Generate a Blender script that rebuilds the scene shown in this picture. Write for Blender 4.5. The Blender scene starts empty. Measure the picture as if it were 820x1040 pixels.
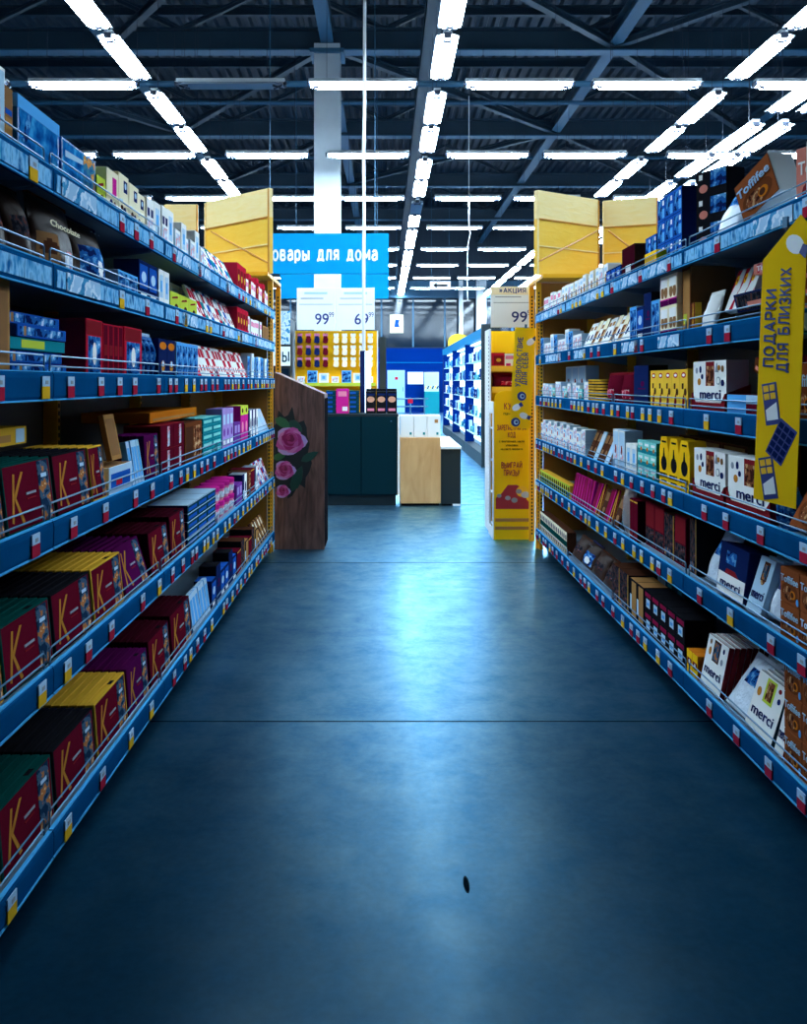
import bpy, bmesh, math, random
from mathutils import Vector, Matrix
R = random.Random(7)
C = bpy.context.scene.collection
PI = math.pi
H = 1.44                       # eye height
XL, XR = -0.93, 1.30           # price rail planes of the two gondola runs

# ------------------------------------------------------------------ materials
MATS = {}
def mat(name, col, rough=.45, metal=0, spec=.5, var=.0, scale=30, coat=0, alpha=None, trans=0, emit=None, estr=0, tint=None, bump=0):
    if name in MATS: return MATS[name]
    m = bpy.data.materials.new(name); m.use_nodes = True
    nt = m.node_tree; b = nt.nodes['Principled BSDF']
    c = (*col, 1)
    b.inputs['Base Color'].default_value = c
    b.inputs['Roughness'].default_value = rough
    b.inputs['Metallic'].default_value = metal
    b.inputs['Specular IOR Level'].default_value = spec
    b.inputs['Coat Weight'].default_value = coat
    if tint: b.inputs['Specular Tint'].default_value = (*tint, 1)
    if trans: b.inputs['Transmission Weight'].default_value = trans
    if alpha is not None: b.inputs['Alpha'].default_value = alpha
    if emit:
        b.inputs['Emission Color'].default_value = (*emit, 1); b.inputs['Emission Strength'].default_value = estr
    if var or bump:
        tc = nt.nodes.new('ShaderNodeTexCoord')
        n = nt.nodes.new('ShaderNodeTexNoise'); n.inputs['Scale'].default_value = scale; n.inputs['Detail'].default_value = 4
        nt.links.new(tc.outputs['Object'], n.inputs['Vector'])
        if var:
            mx = nt.nodes.new('ShaderNodeMix'); mx.data_type = 'RGBA'
            mx.inputs['A'].default_value = tuple(x*(1-var) for x in col)+(1,)
            mx.inputs['B'].default_value = tuple(min(1, x*(1+var)) for x in col)+(1,)
            nt.links.new(n.outputs['Fac'], mx.inputs['Factor']); nt.links.new(mx.outputs['Result'], b.inputs['Base Color'])
        if bump:
            bp = nt.nodes.new('ShaderNodeBump'); bp.inputs['Strength'].default_value = bump; bp.inputs['Distance'].default_value = .01
            nt.links.new(n.outputs['Fac'], bp.inputs['Height']); nt.links.new(bp.outputs['Normal'], b.inputs['Normal'])
    MATS[name] = m
    return m
def picmat(name, cols, scale=18, rough=.35, stretch=(1,1,1)):
    """a printed picture: blotches of several ink colours"""
    m = bpy.data.materials.new(name); m.use_nodes = True
    nt = m.node_tree; b = nt.nodes['Principled BSDF']; b.inputs['Roughness'].default_value = rough+.15; b.inputs['Specular IOR Level'].default_value = 0
    tc = nt.nodes.new('ShaderNodeTexCoord'); mp = nt.nodes.new('ShaderNodeMapping'); mp.inputs['Scale'].default_value = stretch
    n = nt.nodes.new('ShaderNodeTexNoise'); n.inputs['Scale'].default_value = scale; n.inputs['Detail'].default_value = 3
    r = nt.nodes.new('ShaderNodeValToRGB'); r.color_ramp.interpolation = 'CONSTANT' if len(cols) > 3 else 'LINEAR'
    el = r.color_ramp.elements
    lo, hi = .34, .66
    el[0].position = 0 if len(cols) > 3 else lo; el[0].color = (*cols[0], 1); el[1].position = hi; el[1].color = (*cols[-1], 1)
    for i, c in enumerate(cols[1:-1]):
        e = el.new(lo+(hi-lo)*(i+1)/(len(cols)-1)); e.color = (*c, 1)
    nt.links.new(tc.outputs['Object'], mp.inputs['Vector']); nt.links.new(mp.outputs['Vector'], n.inputs['Vector'])
    nt.links.new(n.outputs['Fac'], r.inputs['Fac']); nt.links.new(r.outputs['Color'], b.inputs['Base Color'])
    MATS[name] = m; return m

col = {
 'maroon':(.115,.005,.016),'dkmaroon':(.045,.004,.010),'red':(.55,.015,.04),'brick':(.22,.014,.020),'green':(.003,.05,.045),'black':(.010,.010,.013),'gold':(.72,.38,.035),
 'letter':(.50,.19,.03),'purple':(.075,.004,.055),'violet':(.18,.04,.30),'lilac':(.40,.26,.62),'magenta':(.62,.02,.26),'pink':(.85,.25,.38),
 'white':(.90,.88,.84),'cream':(.95,.82,.56),'tan':(.42,.20,.065),'brown':(.15,.04,.014),'dkbrown':(.075,.026,.014),'orange':(.62,.17,.012),
 'yellow':(1.0,.54,.012),'lemon':(.98,.56,.05),'navy':(.008,.018,.085),'blue':(.012,.09,.42),'sky':(.10,.40,.80),'pale':(.45,.64,.80),'teal':(.01,.22,.27),
 'mint':(.22,.66,.60),'grey':(.30,.32,.36),'silver':(.6,.64,.7),'lime':(.55,.62,.06),'ink':(.012,.02,.10),'kraft':(.27,.13,.055),'salmon':(.70,.22,.16),'dkteal':(.006,.05,.075),'rednavy':(.25,.01,.05),'toff':(.27,.07,.022)}
M = {}
for k, v in col.items():
    M[k] = mat(k+'_card', v, rough=.6, spec=.0)
M['film'] = mat('film_blue', (.01,.15,.46), rough=.3, spec=.03, tint=(.4,.75,1), var=.6, scale=14, bump=.2)
M['film2'] = mat('film_teal', (.01,.12,.36), rough=.3, spec=.03, tint=(.4,.75,1), var=.6, scale=10, bump=.2)
M['foil'] = mat('white_foil', (.72,.80,.90), rough=.25, spec=.5, bump=.9, scale=30)
M['darkfoil'] = mat('dark_foil', (.035,.014,.009), rough=.45, spec=.05, bump=.3, scale=18)
M['greyfoil'] = mat('grey_foil', (.32,.25,.22), rough=.2, coat=.6, bump=.8, scale=22)
M['pic_amber'] = picmat('picture_amber', [(.01,.03,.07),(.05,.10,.16),(.45,.16,.05),(.75,.48,.25)], 26)
M['pic_blue'] = picmat('picture_blue', [(.006,.016,.09),(.015,.11,.36),(.10,.33,.62),(.55,.70,.85)], 24)
M['pic_film'] = picmat('picture_film', [(.003,.05,.22),(.01,.16,.45),(.06,.40,.72)], 16, rough=.25)
M['pic_white'] = picmat('picture_white', [(.8,.82,.86),(.5,.6,.75),(.8,.3,.3),(.12,.12,.3)], 30)
M['pic_brown'] = picmat('picture_brown', [(.05,.015,.01),(.22,.07,.03),(.55,.3,.14),(.8,.66,.45)], 30)
M['pic_girl'] = picmat('picture_gold', [(.02,.12,.3),(.05,.2,.3),(.7,.3,.08),(.85,.55,.2)], 22)
M['pic_dark'] = picmat('picture_dark', [(.01,.01,.015),(.03,.03,.04),(.12,.04,.03),(.1,.15,.25)], 30)
M['pic_red'] = picmat('picture_red', [(.3,.01,.03),(.5,.02,.05),(.7,.3,.3),(.8,.7,.65)], 30)
M['metal'] = mat('shelf_metal', (.16,.24,.33), rough=.45)
M['backp'] = mat('back_panel_metal', (.10,.075,.06), rough=.55)
M['backo'] = mat('back_panel_orange', (.55,.20,.015), rough=.5)
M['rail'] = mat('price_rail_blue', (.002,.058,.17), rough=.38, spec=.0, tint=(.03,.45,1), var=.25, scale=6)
M['rail_highlight'] = mat('price_rail_highlight', (.06,.36,.70), rough=.45, spec=.0, tint=(.4,.7,1))  # paler blue on the rail edges, a highlight put into the colour
M['chrome'] = mat('guard_wire', (.06,.17,.28), rough=.45, metal=.4)
M['upright'] = mat('yellow_upright', (1.0,.46,.01), rough=.45)
M['slot'] = mat('slot_dark', (.02,.015,.01), rough=.8)
M['tagw'] = mat('tag_paper', (.36,.54,.72), rough=.6, spec=0)
M['tagr'] = mat('tag_red', (.34,.015,.04), rough=.6, spec=0)
M['tagy'] = mat('tag_yellow', (.70,.38,.02), rough=.6, spec=0)
M['strip'] = picmat('paper_strip', [(.02,.22,.52),(.26,.58,.85),(.01,.12,.34)], 14, stretch=(1,2,1))
M['stripw'] = picmat('promo_strip', [(.35,.55,.75),(.62,.75,.88),(.06,.28,.52),(.02,.16,.38)], 16)
M['lampw'] = mat('lamp_housing', (.55,.6,.65), rough=.4)
M['clip'] = mat('lamp_clip', (.02,.03,.06), rough=.5)
LC = (.62,.83,1.0)
M['tube'] = mat('lamp_glow', (.9,.95,1), emit=LC, estr=58)
M['tubeoff'] = mat('lamp_unlit', (.25,.30,.38), rough=.3)
M['glow'] = mat('display_glow', (.9,.95,1), emit=(.55,.80,1.0), estr=3.2)
M['steel'] = mat('roof_steel', (.016,.045,.08), rough=.5, var=.2, scale=2)
M['steelb'] = mat('roof_steel_light', (.03,.13,.24), rough=.5)
M['deck'] = mat('roof_deck', (.010,.034,.068), rough=.5, var=.2, scale=1.5)
M['colm'] = mat('column_paint', (.62,.68,.74), rough=.6, var=.06, scale=6)
M['sign'] = mat('sign_blue', (.0,.23,.50), rough=.5, spec=.05, var=.05, scale=2)
M['signw'] = mat('sign_white', (.9,.93,.95), rough=.5)
M['banner'] = mat('banner_yellow', (1.0,.59,.012), rough=.6, spec=0)
M['ban_ink'] = mat('banner_ink', (.012,.03,.20), rough=.5)
M['standred'] = mat('stand_red', (.36,.02,.035), rough=.5)
M['ctr'] = mat('counter_teal', (.0008,.020,.030), rough=.5, spec=.08)
M['ctrd'] = mat('counter_teal_dark', (.001,.011,.017), rough=.5)
M['wallb'] = mat('wall_blue', (.001,.022,.17), rough=.5, spec=0, var=.08, scale=.6)
M['walld'] = mat('wall_dark', (.01,.03,.06), rough=.6, var=.15, scale=.5)
M['glassd'] = mat('window_band_glass', (.004,.014,.03), rough=.07, spec=.45)
M['clearp'] = mat('clear_plastic', (.75,.88,.95), rough=.08, alpha=.16, coat=1)
M['wrap'] = None
def stretchmat(name, c0, c1, scale, stretch, rough, bump=.1, extra=None):
    m = bpy.data.materials.new(name); m.use_nodes = True; nt = m.node_tree; b = nt.nodes['Principled BSDF']
    b.inputs['Roughness'].default_value = rough
    tc = nt.nodes.new('ShaderNodeTexCoord'); mp = nt.nodes.new('ShaderNodeMapping'); mp.inputs['Scale'].default_value = stretch
    n = nt.nodes.new('ShaderNodeTexNoise'); n.inputs['Scale'].default_value = scale; n.inputs['Detail'].default_value = 6; n.inputs['Distortion'].default_value = .6
    r = nt.nodes.new('ShaderNodeValToRGB'); r.color_ramp.elements[0].position = .3; r.color_ramp.elements[1].position = .7
    r.color_ramp.elements[0].color = (*c0, 1); r.color_ramp.elements[1].color = (*c1, 1)
    bp = nt.nodes.new('ShaderNodeBump'); bp.inputs['Strength'].default_value = bump; bp.inputs['Distance'].default_value = .01
    L = nt.links.new
    L(tc.outputs['Object'], mp.inputs['Vector']); L(mp.outputs['Vector'], n.inputs['Vector']); L(n.outputs['Fac'], r.inputs['Fac'])
    L(r.outputs['Color'], b.inputs['Base Color']); L(n.outputs['Fac'], bp.inputs['Height']); L(bp.outputs['Normal'], b.inputs['Normal'])
    MATS[name] = m; return m
M['bark'] = stretchmat('brown_wood_print', (.060,.024,.017), (.24,.115,.085), 4, (6,3,.9), .55)
M['birch'] = stretchmat('birch_plywood', (.58,.30,.11), (.72,.42,.18), 4, (3,3,.7), .45, .03)
M['wrap'] = stretchmat('yellow_wrap', (.99,.57,.05), (1,.62,.09), 4, (2,2,7), .3, .25)
M['wrapw'] = stretchmat('pale_wrap', (.98,.72,.28), (1,.78,.38), 4, (2,2,7), .3, .25)
M['tape'] = mat('orange_tape', (.62,.25,.02), rough=.3)

# polished concrete floor
fm = bpy.data.materials.new('polished_concrete'); fm.use_nodes = True
nt = fm.node_tree; b = nt.nodes['Principled BSDF']; L = nt.links.new
tc = nt.nodes.new('ShaderNodeTexCoord')
n1 = nt.nodes.new('ShaderNodeTexNoise'); n1.inputs['Scale'].default_value = 2.2; n1.inputs['Detail'].default_value = 4; n1.inputs['Roughness'].default_value = .65
n2 = nt.nodes.new('ShaderNodeTexNoise'); n2.inputs['Scale'].default_value = 38; n2.inputs['Detail'].default_value = 5
r1 = nt.nodes.new('ShaderNodeValToRGB'); r1.color_ramp.elements[0].position = .3; r1.color_ramp.elements[1].position = .72
r1.color_ramp.elements[0].color = (.0012,.013,.028,1); r1.color_ramp.elements[1].color = (.0025,.027,.056,1)
mr = nt.nodes.new('ShaderNodeMapRange'); mr.inputs['From Min'].default_value = .3; mr.inputs['From Max'].default_value = .7; mr.inputs['To Min'].default_value = .29; mr.inputs['To Max'].default_value = .36
ad = nt.nodes.new('ShaderNodeMath'); ad.operation = 'MULTIPLY_ADD'; ad.inputs[1].default_value = .5
L(tc.outputs['Object'], n1.inputs['Vector']); L(tc.outputs['Object'], n2.inputs['Vector'])
L(n2.outputs['Fac'], ad.inputs[0]); 
hm = nt.nodes.new('ShaderNodeMath'); hm.operation = 'MULTIPLY'; hm.inputs[1].default_value = .5; L(n1.outputs['Fac'], hm.inputs[0]); L(hm.outputs[0], ad.inputs[2])
L(ad.outputs[0], r1.inputs['Fac']); L(r1.outputs['Color'], b.inputs['Base Color'])
L(n1.outputs['Fac'], mr.inputs['Value']); L(mr.outputs['Result'], b.inputs['Roughness'])
b.inputs['Specular IOR Level'].default_value = 0
gl_ = nt.nodes.new('ShaderNodeBsdfGlossy'); n3 = nt.nodes.new('ShaderNodeTexNoise'); n3.inputs['Scale'].default_value = 5; n3.inputs['Detail'].default_value = 14; n3.inputs['Roughness'].default_value = .78; n3.inputs['Distortion'].default_value = .2
r3 = nt.nodes.new('ShaderNodeValToRGB'); r3.color_ramp.elements[0].position = .30; r3.color_ramp.elements[1].position = .66
r3.color_ramp.elements[0].color = (.13,.44,.78,1); r3.color_ramp.elements[1].color = (.46,.80,1,1)
L(tc.outputs['Object'], n3.inputs['Vector']); L(n3.outputs['Fac'], r3.inputs['Fac']); L(r3.outputs['Color'], gl_.inputs['Color']); L(mr.outputs['Result'], gl_.inputs['Roughness'])
fr_ = nt.nodes.new('ShaderNodeFresnel'); fr_.inputs['IOR'].default_value = 1.5
mx_ = nt.nodes.new('ShaderNodeMixShader'); out = nt.nodes['Material Output']
pw_ = nt.nodes.new('ShaderNodeMath'); pw_.operation = 'POWER'; pw_.inputs[1].default_value = 1.7; ml_ = nt.nodes.new('ShaderNodeMath'); ml_.operation = 'MULTIPLY'; ml_.inputs[1].default_value = 3.7; ml_.use_clamp = True
L(fr_.outputs[0], pw_.inputs[0]); L(pw_.outputs[0], ml_.inputs[0]); L(ml_.outputs[0], mx_.inputs[0]); L(b.outputs[0], mx_.inputs[1]); L(gl_.outputs[0], mx_.inputs[2]); L(mx_.outputs[0], out.inputs['Surface'])
gs_ = nt.nodes.new('ShaderNodeBsdfGlossy'); gs_.inputs['Roughness'].default_value = .23; L(r3.outputs['Color'], gs_.inputs['Color'])
mg_ = nt.nodes.new('ShaderNodeMixShader'); mg_.inputs[0].default_value = .42; L(gl_.outputs[0], mg_.inputs[1]); L(gs_.outputs[0], mg_.inputs[2]); L(mg_.outputs[0], mx_.inputs[2])
M['floor'] = fm

# ------------------------------------------------------------------ mesh helpers
class MB:
    def __init__(s): s.v = []; s.f = []; s.m = []; s.mats = []
    def mi(s, m):
        m = M[m] if isinstance(m, str) else m
        if m not in s.mats: s.mats.append(m)
        return s.mats.index(m)
    def add(s, vs, fs, m):
        o = len(s.v); i = s.mi(m); s.v += [tuple(v) for v in vs]
        for f in fs: s.f.append([o+k for k in f]); s.m.append(i)
        return s
    def box(s, x0, y0, z0, x1, y1, z1, m):
        vs = [(x, y, z) for z in (z0, z1) for y in (y0, y1) for x in (x0, x1)]
        return s.add(vs, [(0,2,3,1),(4,5,7,6),(0,1,5,4),(2,6,7,3),(0,4,6,2),(1,3,7,5)], m)
    def prism(s, pts, axis, a, b, m):
        """closed outline pts (2-D) extruded along axis from a to b"""
        def p(u, w, t): return {'x':(t,u,w),'y':(u,t,w),'z':(u,w,t)}[axis]
        n = len(pts); vs = [p(*q, a) for q in pts]+[p(*q, b) for q in pts]
        fs = [tuple(range(n))[::-1], tuple(range(n, 2*n))]+[(i, (i+1) % n, n+(i+1) % n, n+i) for i in range(n)]
        return s.add(vs, fs, m)
    def lathe(s, prof, m, n=20, c=(0,0,0)):
        vs = []; fs = []
        for r, z in prof:
            for i in range(n): a = 2*PI*i/n; vs.append((c[0]+r*math.cos(a), c[1]+r*math.sin(a), c[2]+z))
        for j in range(len(prof)-1):
            for i in range(n): fs.append((j*n+i, j*n+(i+1) % n, (j+1)*n+(i+1) % n, (j+1)*n+i))
        fs.append(tuple(range(n))[::-1]); fs.append(tuple((len(prof)-1)*n+i for i in range(n)))
        return s.add(vs, fs, m)
    def tube(s, pts, r, m, n=6):
        pts = [Vector(p) for p in pts]; vs = []; fs = []
        for k, p in enumerate(pts):
            d = (pts[min(k+1, len(pts)-1)]-pts[max(k-1, 0)]).normalized()
            u = d.orthogonal().normalized() if k == 0 else (u-d*u.dot(d)).normalized()
            w = d.cross(u)
            for i in range(n): a = 2*PI*i/n; vs.append(p+u*r*math.cos(a)+w*r*math.sin(a))
        for j in range(len(pts)-1):
            for i in range(n): fs.append((j*n+i, j*n+(i+1) % n, (j+1)*n+(i+1) % n, (j+1)*n+i))
        fs.append(tuple(range(n))[::-1]); fs.append(tuple((len(pts)-1)*n+i for i in range(n)))
        return s.add(vs, fs, m)
    def build(s, name, parent=None, smooth=False, link=True):
        me = bpy.data.meshes.new(name); me.from_pydata(s.v, [], s.f)
        for m in s.mats: me.materials.append(m)
        me.polygons.foreach_set('material_index', s.m)
        if smooth: me.polygons.foreach_set('use_smooth', [True]*len(s.f))
        me.update()
        o = bpy.data.objects.new(name, me)
        if link: C.objects.link(o)
        if parent: o.parent = parent
        return o
def bevbox(name, w, d, h, mats, bev=.002, parent=None, link=True, y0=0, z0=0, x0=None):
    """bevelled carton, origin at its base front centre; mats = (side, front, top)"""
    x0 = -w/2 if x0 is None else x0
    bm = bmesh.new(); bmesh.ops.create_cube(bm, size=1)
    for v in bm.verts: v.co = Vector((x0+(v.co.x+.5)*w, y0+(v.co.y+.5)*d, z0+(v.co.z+.5)*h))
    bm.normal_update()
    for f in bm.faces: f.material_index = 1 if f.normal.y < -.9 else (2 if f.normal.z > .9 else 0)
    bmesh.ops.bevel(bm, geom=bm.edges[:], offset=min(bev, .2*min(w, d, h)), segments=1, affect='EDGES', material=0)
    me = bpy.data.meshes.new(name); bm.to_mesh(me); bm.free()
    for m in mats: me.materials.append(M[m] if isinstance(m, str) else m)
    o = bpy.data.objects.new(name, me)
    if link: C.objects.link(o)
    if parent: o.parent = parent
    return o
_TC = {}
O_ = [(.33+.33*math.cos(2*PI*i/16), .5+.5*math.sin(2*PI*i/16)) for i in range(17)]
GLYPH = {   # signwriter's letters as strokes: width, strokes (cap height 1)
 'А':(.66,[[(0,0),(.33,1),(.66,0)],[(.11,.33),(.55,.33)]]), 'Б':(.56,[[(.52,1),(0,1),(0,0),(.36,0),(.52,.08),(.56,.27),(.52,.47),(.36,.56),(0,.56)]]),
 'В':(.55,[[(0,0),(0,1),(.34,1),(.48,.92),(.5,.77),(.46,.61),(.32,.54),(0,.54)],[(.32,.54),(.5,.45),(.55,.27),(.5,.08),(.34,0),(0,0)]]), 'Г':(.48,[[(0,0),(0,1),(.48,1)]]),
 'Д':(.72,[[(0,-.16),(0,.04),(.72,.04),(.72,-.16)],[(.10,.04),(.2,.5),(.22,1),(.60,1),(.60,.04)]]), 'Е':(.5,[[(.5,1),(0,1),(0,0),(.5,0)],[(0,.52),(.44,.52)]]),
 'З':(.52,[[(.02,.86),(.12,.97),(.3,1),(.46,.92),(.48,.75),(.42,.6),(.2,.54)],[(.2,.54),(.46,.46),(.52,.27),(.44,.06),(.25,0),(.08,.04),(0,.16)]]),
 'И':(.6,[[(0,1),(0,0)],[(0,.05),(.6,.95)],[(.6,1),(.6,0)]]), 'Й':(.6,[[(0,1),(0,0)],[(0,.05),(.6,.95)],[(.6,1),(.6,0)],[(.15,1.24),(.22,1.15),(.38,1.15),(.45,1.24)]]),
 'К':(.57,[[(0,0),(0,1)],[(.55,1),(.03,.46)],[(.2,.62),(.57,0)]]), 'Л':(.62,[[(0,0),(.08,.05),(.14,.4),(.16,1),(.62,1),(.62,0)]]), 'М':(.74,[[(0,0),(0,1),(.37,.3),(.74,1),(.74,0)]]),
 'Н':(.58,[[(0,0),(0,1)],[(.58,0),(.58,1)],[(0,.52),(.58,.52)]]), 'О':(.66,[O_]), 'П':(.58,[[(0,0),(0,1),(.58,1),(.58,0)]]), 'Р':(.55,[[(0,0),(0,1),(.36,1),(.52,.9),(.55,.72),(.5,.54),(.36,.46),(0,.46)]]),
 'С':(.58,[[(.58,.82),(.45,.97),(.3,1),(.12,.92),(.02,.7),(0,.5),(.02,.3),(.12,.08),(.3,0),(.45,.03),(.58,.18)]]), 'Т':(.6,[[(0,1),(.6,1)],[(.3,1),(.3,0)]]), 'У':(.6,[[(0,1),(.32,.36)],[(.6,1),(.28,.2),(.18,.03),(.03,0)]]),
 'Х':(.6,[[(0,1),(.6,0)],[(.6,1),(0,0)]]), 'Ц':(.66,[[(0,1),(0,0),(.66,0),(.66,-.18)],[(.56,1),(.56,0)]]), 'Ч':(.54,[[(0,1),(0,.62),(.1,.47),(.54,.44)],[(.54,1),(.54,0)]]), 'Ш':(.8,[[(0,1),(0,0),(.8,0),(.8,1)],[(.4,1),(.4,0)]]),
 'Ы':(.76,[[(0,1),(0,0),(.3,0),(.45,.1),(.48,.28),(.44,.46),(.3,.55),(0,.55)],[(.76,1),(.76,0)]]), 'Ь':(.5,[[(0,1),(0,0),(.3,0),(.45,.1),(.48,.28),(.44,.46),(.3,.55),(0,.55)]]),
 'Я':(.55,[[(.55,0),(.55,1),(.2,1),(.05,.9),(.02,.73),(.06,.55),(.2,.46),(.55,.46)],[(.28,.46),(0,0)]]), '!':(.1,[[(.05,1),(.05,.3)],[(.05,.06),(.05,0)]]), '»':(.5,[[(0,.75),(.2,.45),(0,.15)],[(.25,.75),(.45,.45),(.25,.15)]]), ' ':(.34,[])}
LOW = {'а':(.46,[[(.03,.58),(.14,.69),(.27,.71),(.41,.65),(.46,.5),(.46,0)],[(.46,.43),(.18,.40),(.04,.31),(0,.18),(.06,.04),(.2,0),(.36,.05),(.46,.2)]]),
       'р':(.48,[[(0,-.25),(0,.71)],[(0,.5),(.1,.66),(.26,.71),(.42,.62),(.48,.36),(.42,.09),(.26,0),(.1,.05),(0,.2)]]), 'у':(.46,[[(0,.71),(.25,.08)],[(.46,.71),(.2,-.1),(.1,-.24),(0,-.25)]]), 'й':(.5,[[(0,.71),(0,0)],[(0,.04),(.46,.68)],[(.46,.71),(.46,0)],[(.12,.92),(.2,.85),(.28,.85),(.36,.92)]])}
def strokemesh(s, m, size, width, t, ext=.0006):
    x = 0; mb = MB(); segs = []
    for ch in s:
        if ch in LOW: w, st = LOW[ch]
        elif ch in GLYPH: w, st = GLYPH[ch]
        else: w, st = GLYPH[ch.upper()]; w, st = w*.80, [[(u*.80, v*.71) for u, v in p] for p in st]
        for p in st: segs.append([(x+u, v) for u, v in p])
        x += w+.13+t
    tot = x-.13; k = size; kx = width/tot if width else size
    def P_(p): return ((p[0]-tot/2+t/2)*kx, p[1]*k)
    h = t*k/2
    cnt = 0
    for p in segs:
        q = [Vector(P_(a)) for a in p]
        for a, b in zip(q, q[1:]):
            d = (b-a).normalized(); n = Vector((-d.y, d.x))*h*(1 if abs(d.x) > .7 else min(1.15, max(.6, kx/k))); e = d*h*.0
            cnt += 1; z_ = ext+1.2e-4*(cnt % 5)
            mb.prism([tuple(a-e-n), tuple(b+e-n), tuple(b+e+n), tuple(a-e+n)], 'y', -z_, ext, m)
        for a in q[1:-1]: mb.prism([(a.x+h*.98*min(1, kx/k)*math.cos(PI*i/4), a.y+h*.98*math.sin(PI*i/4)) for i in range(8)], 'y', -ext-7.2e-4, ext, m)
    o = mb.build('lettering', link=False); me = o.data; bpy.data.objects.remove(o); return me
def textmesh(s, m, size, width=None, ext=.0006, bold=0, align='CENTER'):
    """solid lettering in the xz plane facing -y; centred, 'size' = cap height"""
    key = (s, m, size, width, bold)
    if key in _TC: return _TC[key]
    if any(ord(ch) > 0x3ff and ord(ch) < 0x500 for ch in s):
        _TC[key] = strokemesh(s, m, size, width, .20 if size > .15 else .17 if size > .03 else .14); return _TC[key]
    c = bpy.data.curves.new('lettering', 'FONT'); c.body = s; c.size = 1; c.extrude = .01; c.offset = bold
    c.resolution_u = 5
    o = bpy.data.objects.new('lettering', c); C.objects.link(o)
    me = bpy.data.meshes.new_from_object(o.evaluated_get(bpy.context.evaluated_depsgraph_get()))
    bpy.data.objects.remove(o); bpy.data.curves.remove(c)
    xs = [v.co.x for v in me.vertices]; ys = [v.co.y for v in me.vertices]
    cx = (min(xs)+max(xs))/2; k = size/.73; kx = (width/(max(xs)-min(xs))) if width else k
    for v in me.vertices:
        x, y, z = v.co; v.co = ((x-cx)*kx, -z/.01*ext, y*k)
    me.materials.clear(); me.materials.append(M[m] if isinstance(m, str) else m)
    me.name = 'lettering'
    _TC[key] = me; return me
def lettering(s, m, size, loc, parent, width=None, bold=0, rot=(0,0,0), link=True, name='lettering'):
    o = bpy.data.objects.new(name, textmesh(s, m, size, width, bold=bold))
    if link: C.objects.link(o)
    o.parent = parent; o.location = loc; o.rotation_euler = rot
    return o
LABELS = {}
def tag(o, label, cat, group=None):
    assert label not in LABELS, label
    assert 4 <= len(label.replace(',', ' ').split()) <= 16, label
    LABELS[label] = 1
    o['label'] = label; o['category'] = cat
    if group: o['group'] = group
    return o
def thing(name, label, cat, loc=(0,0,0), rz=0, group=None):
    o = bpy.data.objects.new(name, None); C.objects.link(o); o.empty_display_size = .05
    o.location = loc; o.rotation_euler = (0,0,rz)
    return tag(o, label, cat, group)
def struct(o): o['kind'] = 'structure'; return o
def copy_tree(o, parent=None, full=True):
    c = o.copy(); C.objects.link(c)
    if parent: c.parent = parent
    if full:
        for ch in KIDS.get(o, ()): copy_tree(ch, c)
    return c
KIDS = {}
ORD = 'zeroth first second third fourth fifth sixth seventh eighth ninth tenth eleventh twelfth thirteenth fourteenth fifteenth sixteenth seventeenth eighteenth nineteenth twentieth'.split()
ORD += ['twenty-'+w for w in ORD[1:10]]+['thirtieth']+['thirty-'+w for w in ORD[1:10]]+['fortieth']+['forty-'+w for w in ORD[1:10]]
def ell(cx, cz, rx, rz, n=14, a0=0): return [(cx+rx*math.cos(a0+2*PI*i/n), cz+rz*math.sin(a0+2*PI*i/n)) for i in range(n)]

# ------------------------------------------------------------------ goods: one original of each kind (not linked), copied onto the shelves
PROTO = {}
def deco(root, w, h, ops, y=0., d=.1, plate=None):
    """ops printed on the front: ('r',mat,u0,v0,u1,v1) ('e',mat,u,v,ru,rv) ('p',mat,pts) ('t',mat,text,u,v,hgt,width) ('T',mat,..) on the top"""
    kids = []; fr = MB(); tp = MB(); lay = 0
    if plate and any(op[0] in 'rep' for op in ops): fr.box(-.495*w, y-.0006, .006*h, .495*w, y-.0001, .994*h, plate)
    for op in ops:
        k, m = op[0], op[1]
        if k == 't': continue
        lay += 1; e = -.0006-.0003*lay+y
        if not plate and fr.v: kids.append(fr.build('front_print', root, link=False)); fr = MB()
        if k == 'r':
            u0, v0, u1, v1 = op[2:]; fr.box((u0-.5)*w, e, v0*h, (u1-.5)*w, y-.0002, v1*h, m)
        elif k == 'e':
            u, v, ru, rv = op[2:]; fr.prism(ell((u-.5)*w, v*h, ru*w, rv*h), 'y', e, y-.0002, m)
        elif k == 'p':
            fr.prism([((u-.5)*w, v*h) for u, v in op[2]], 'y', e, y-.0002, m)
        elif k == 'T':
            u0, v0, u1, v1 = op[2:]; tp.box((u0-.5)*w, v0*d, h+.0003, (u1-.5)*w, v1*d, h+.0009, m)
    if fr.v: kids.append(fr.build('front_print', root, link=False))
    if tp.v: kids.append(tp.build('top_print', root, link=False))
    for op in ops:
        if op[0] == 't':
            _, m, s, u, v, hh, wd = op
            kids.append(lettering(s, m, hh*h, ((u-.5)*w, y-.003, v*h), root, width=wd*w if wd else None, bold=.01, link=False))
    return kids
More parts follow.
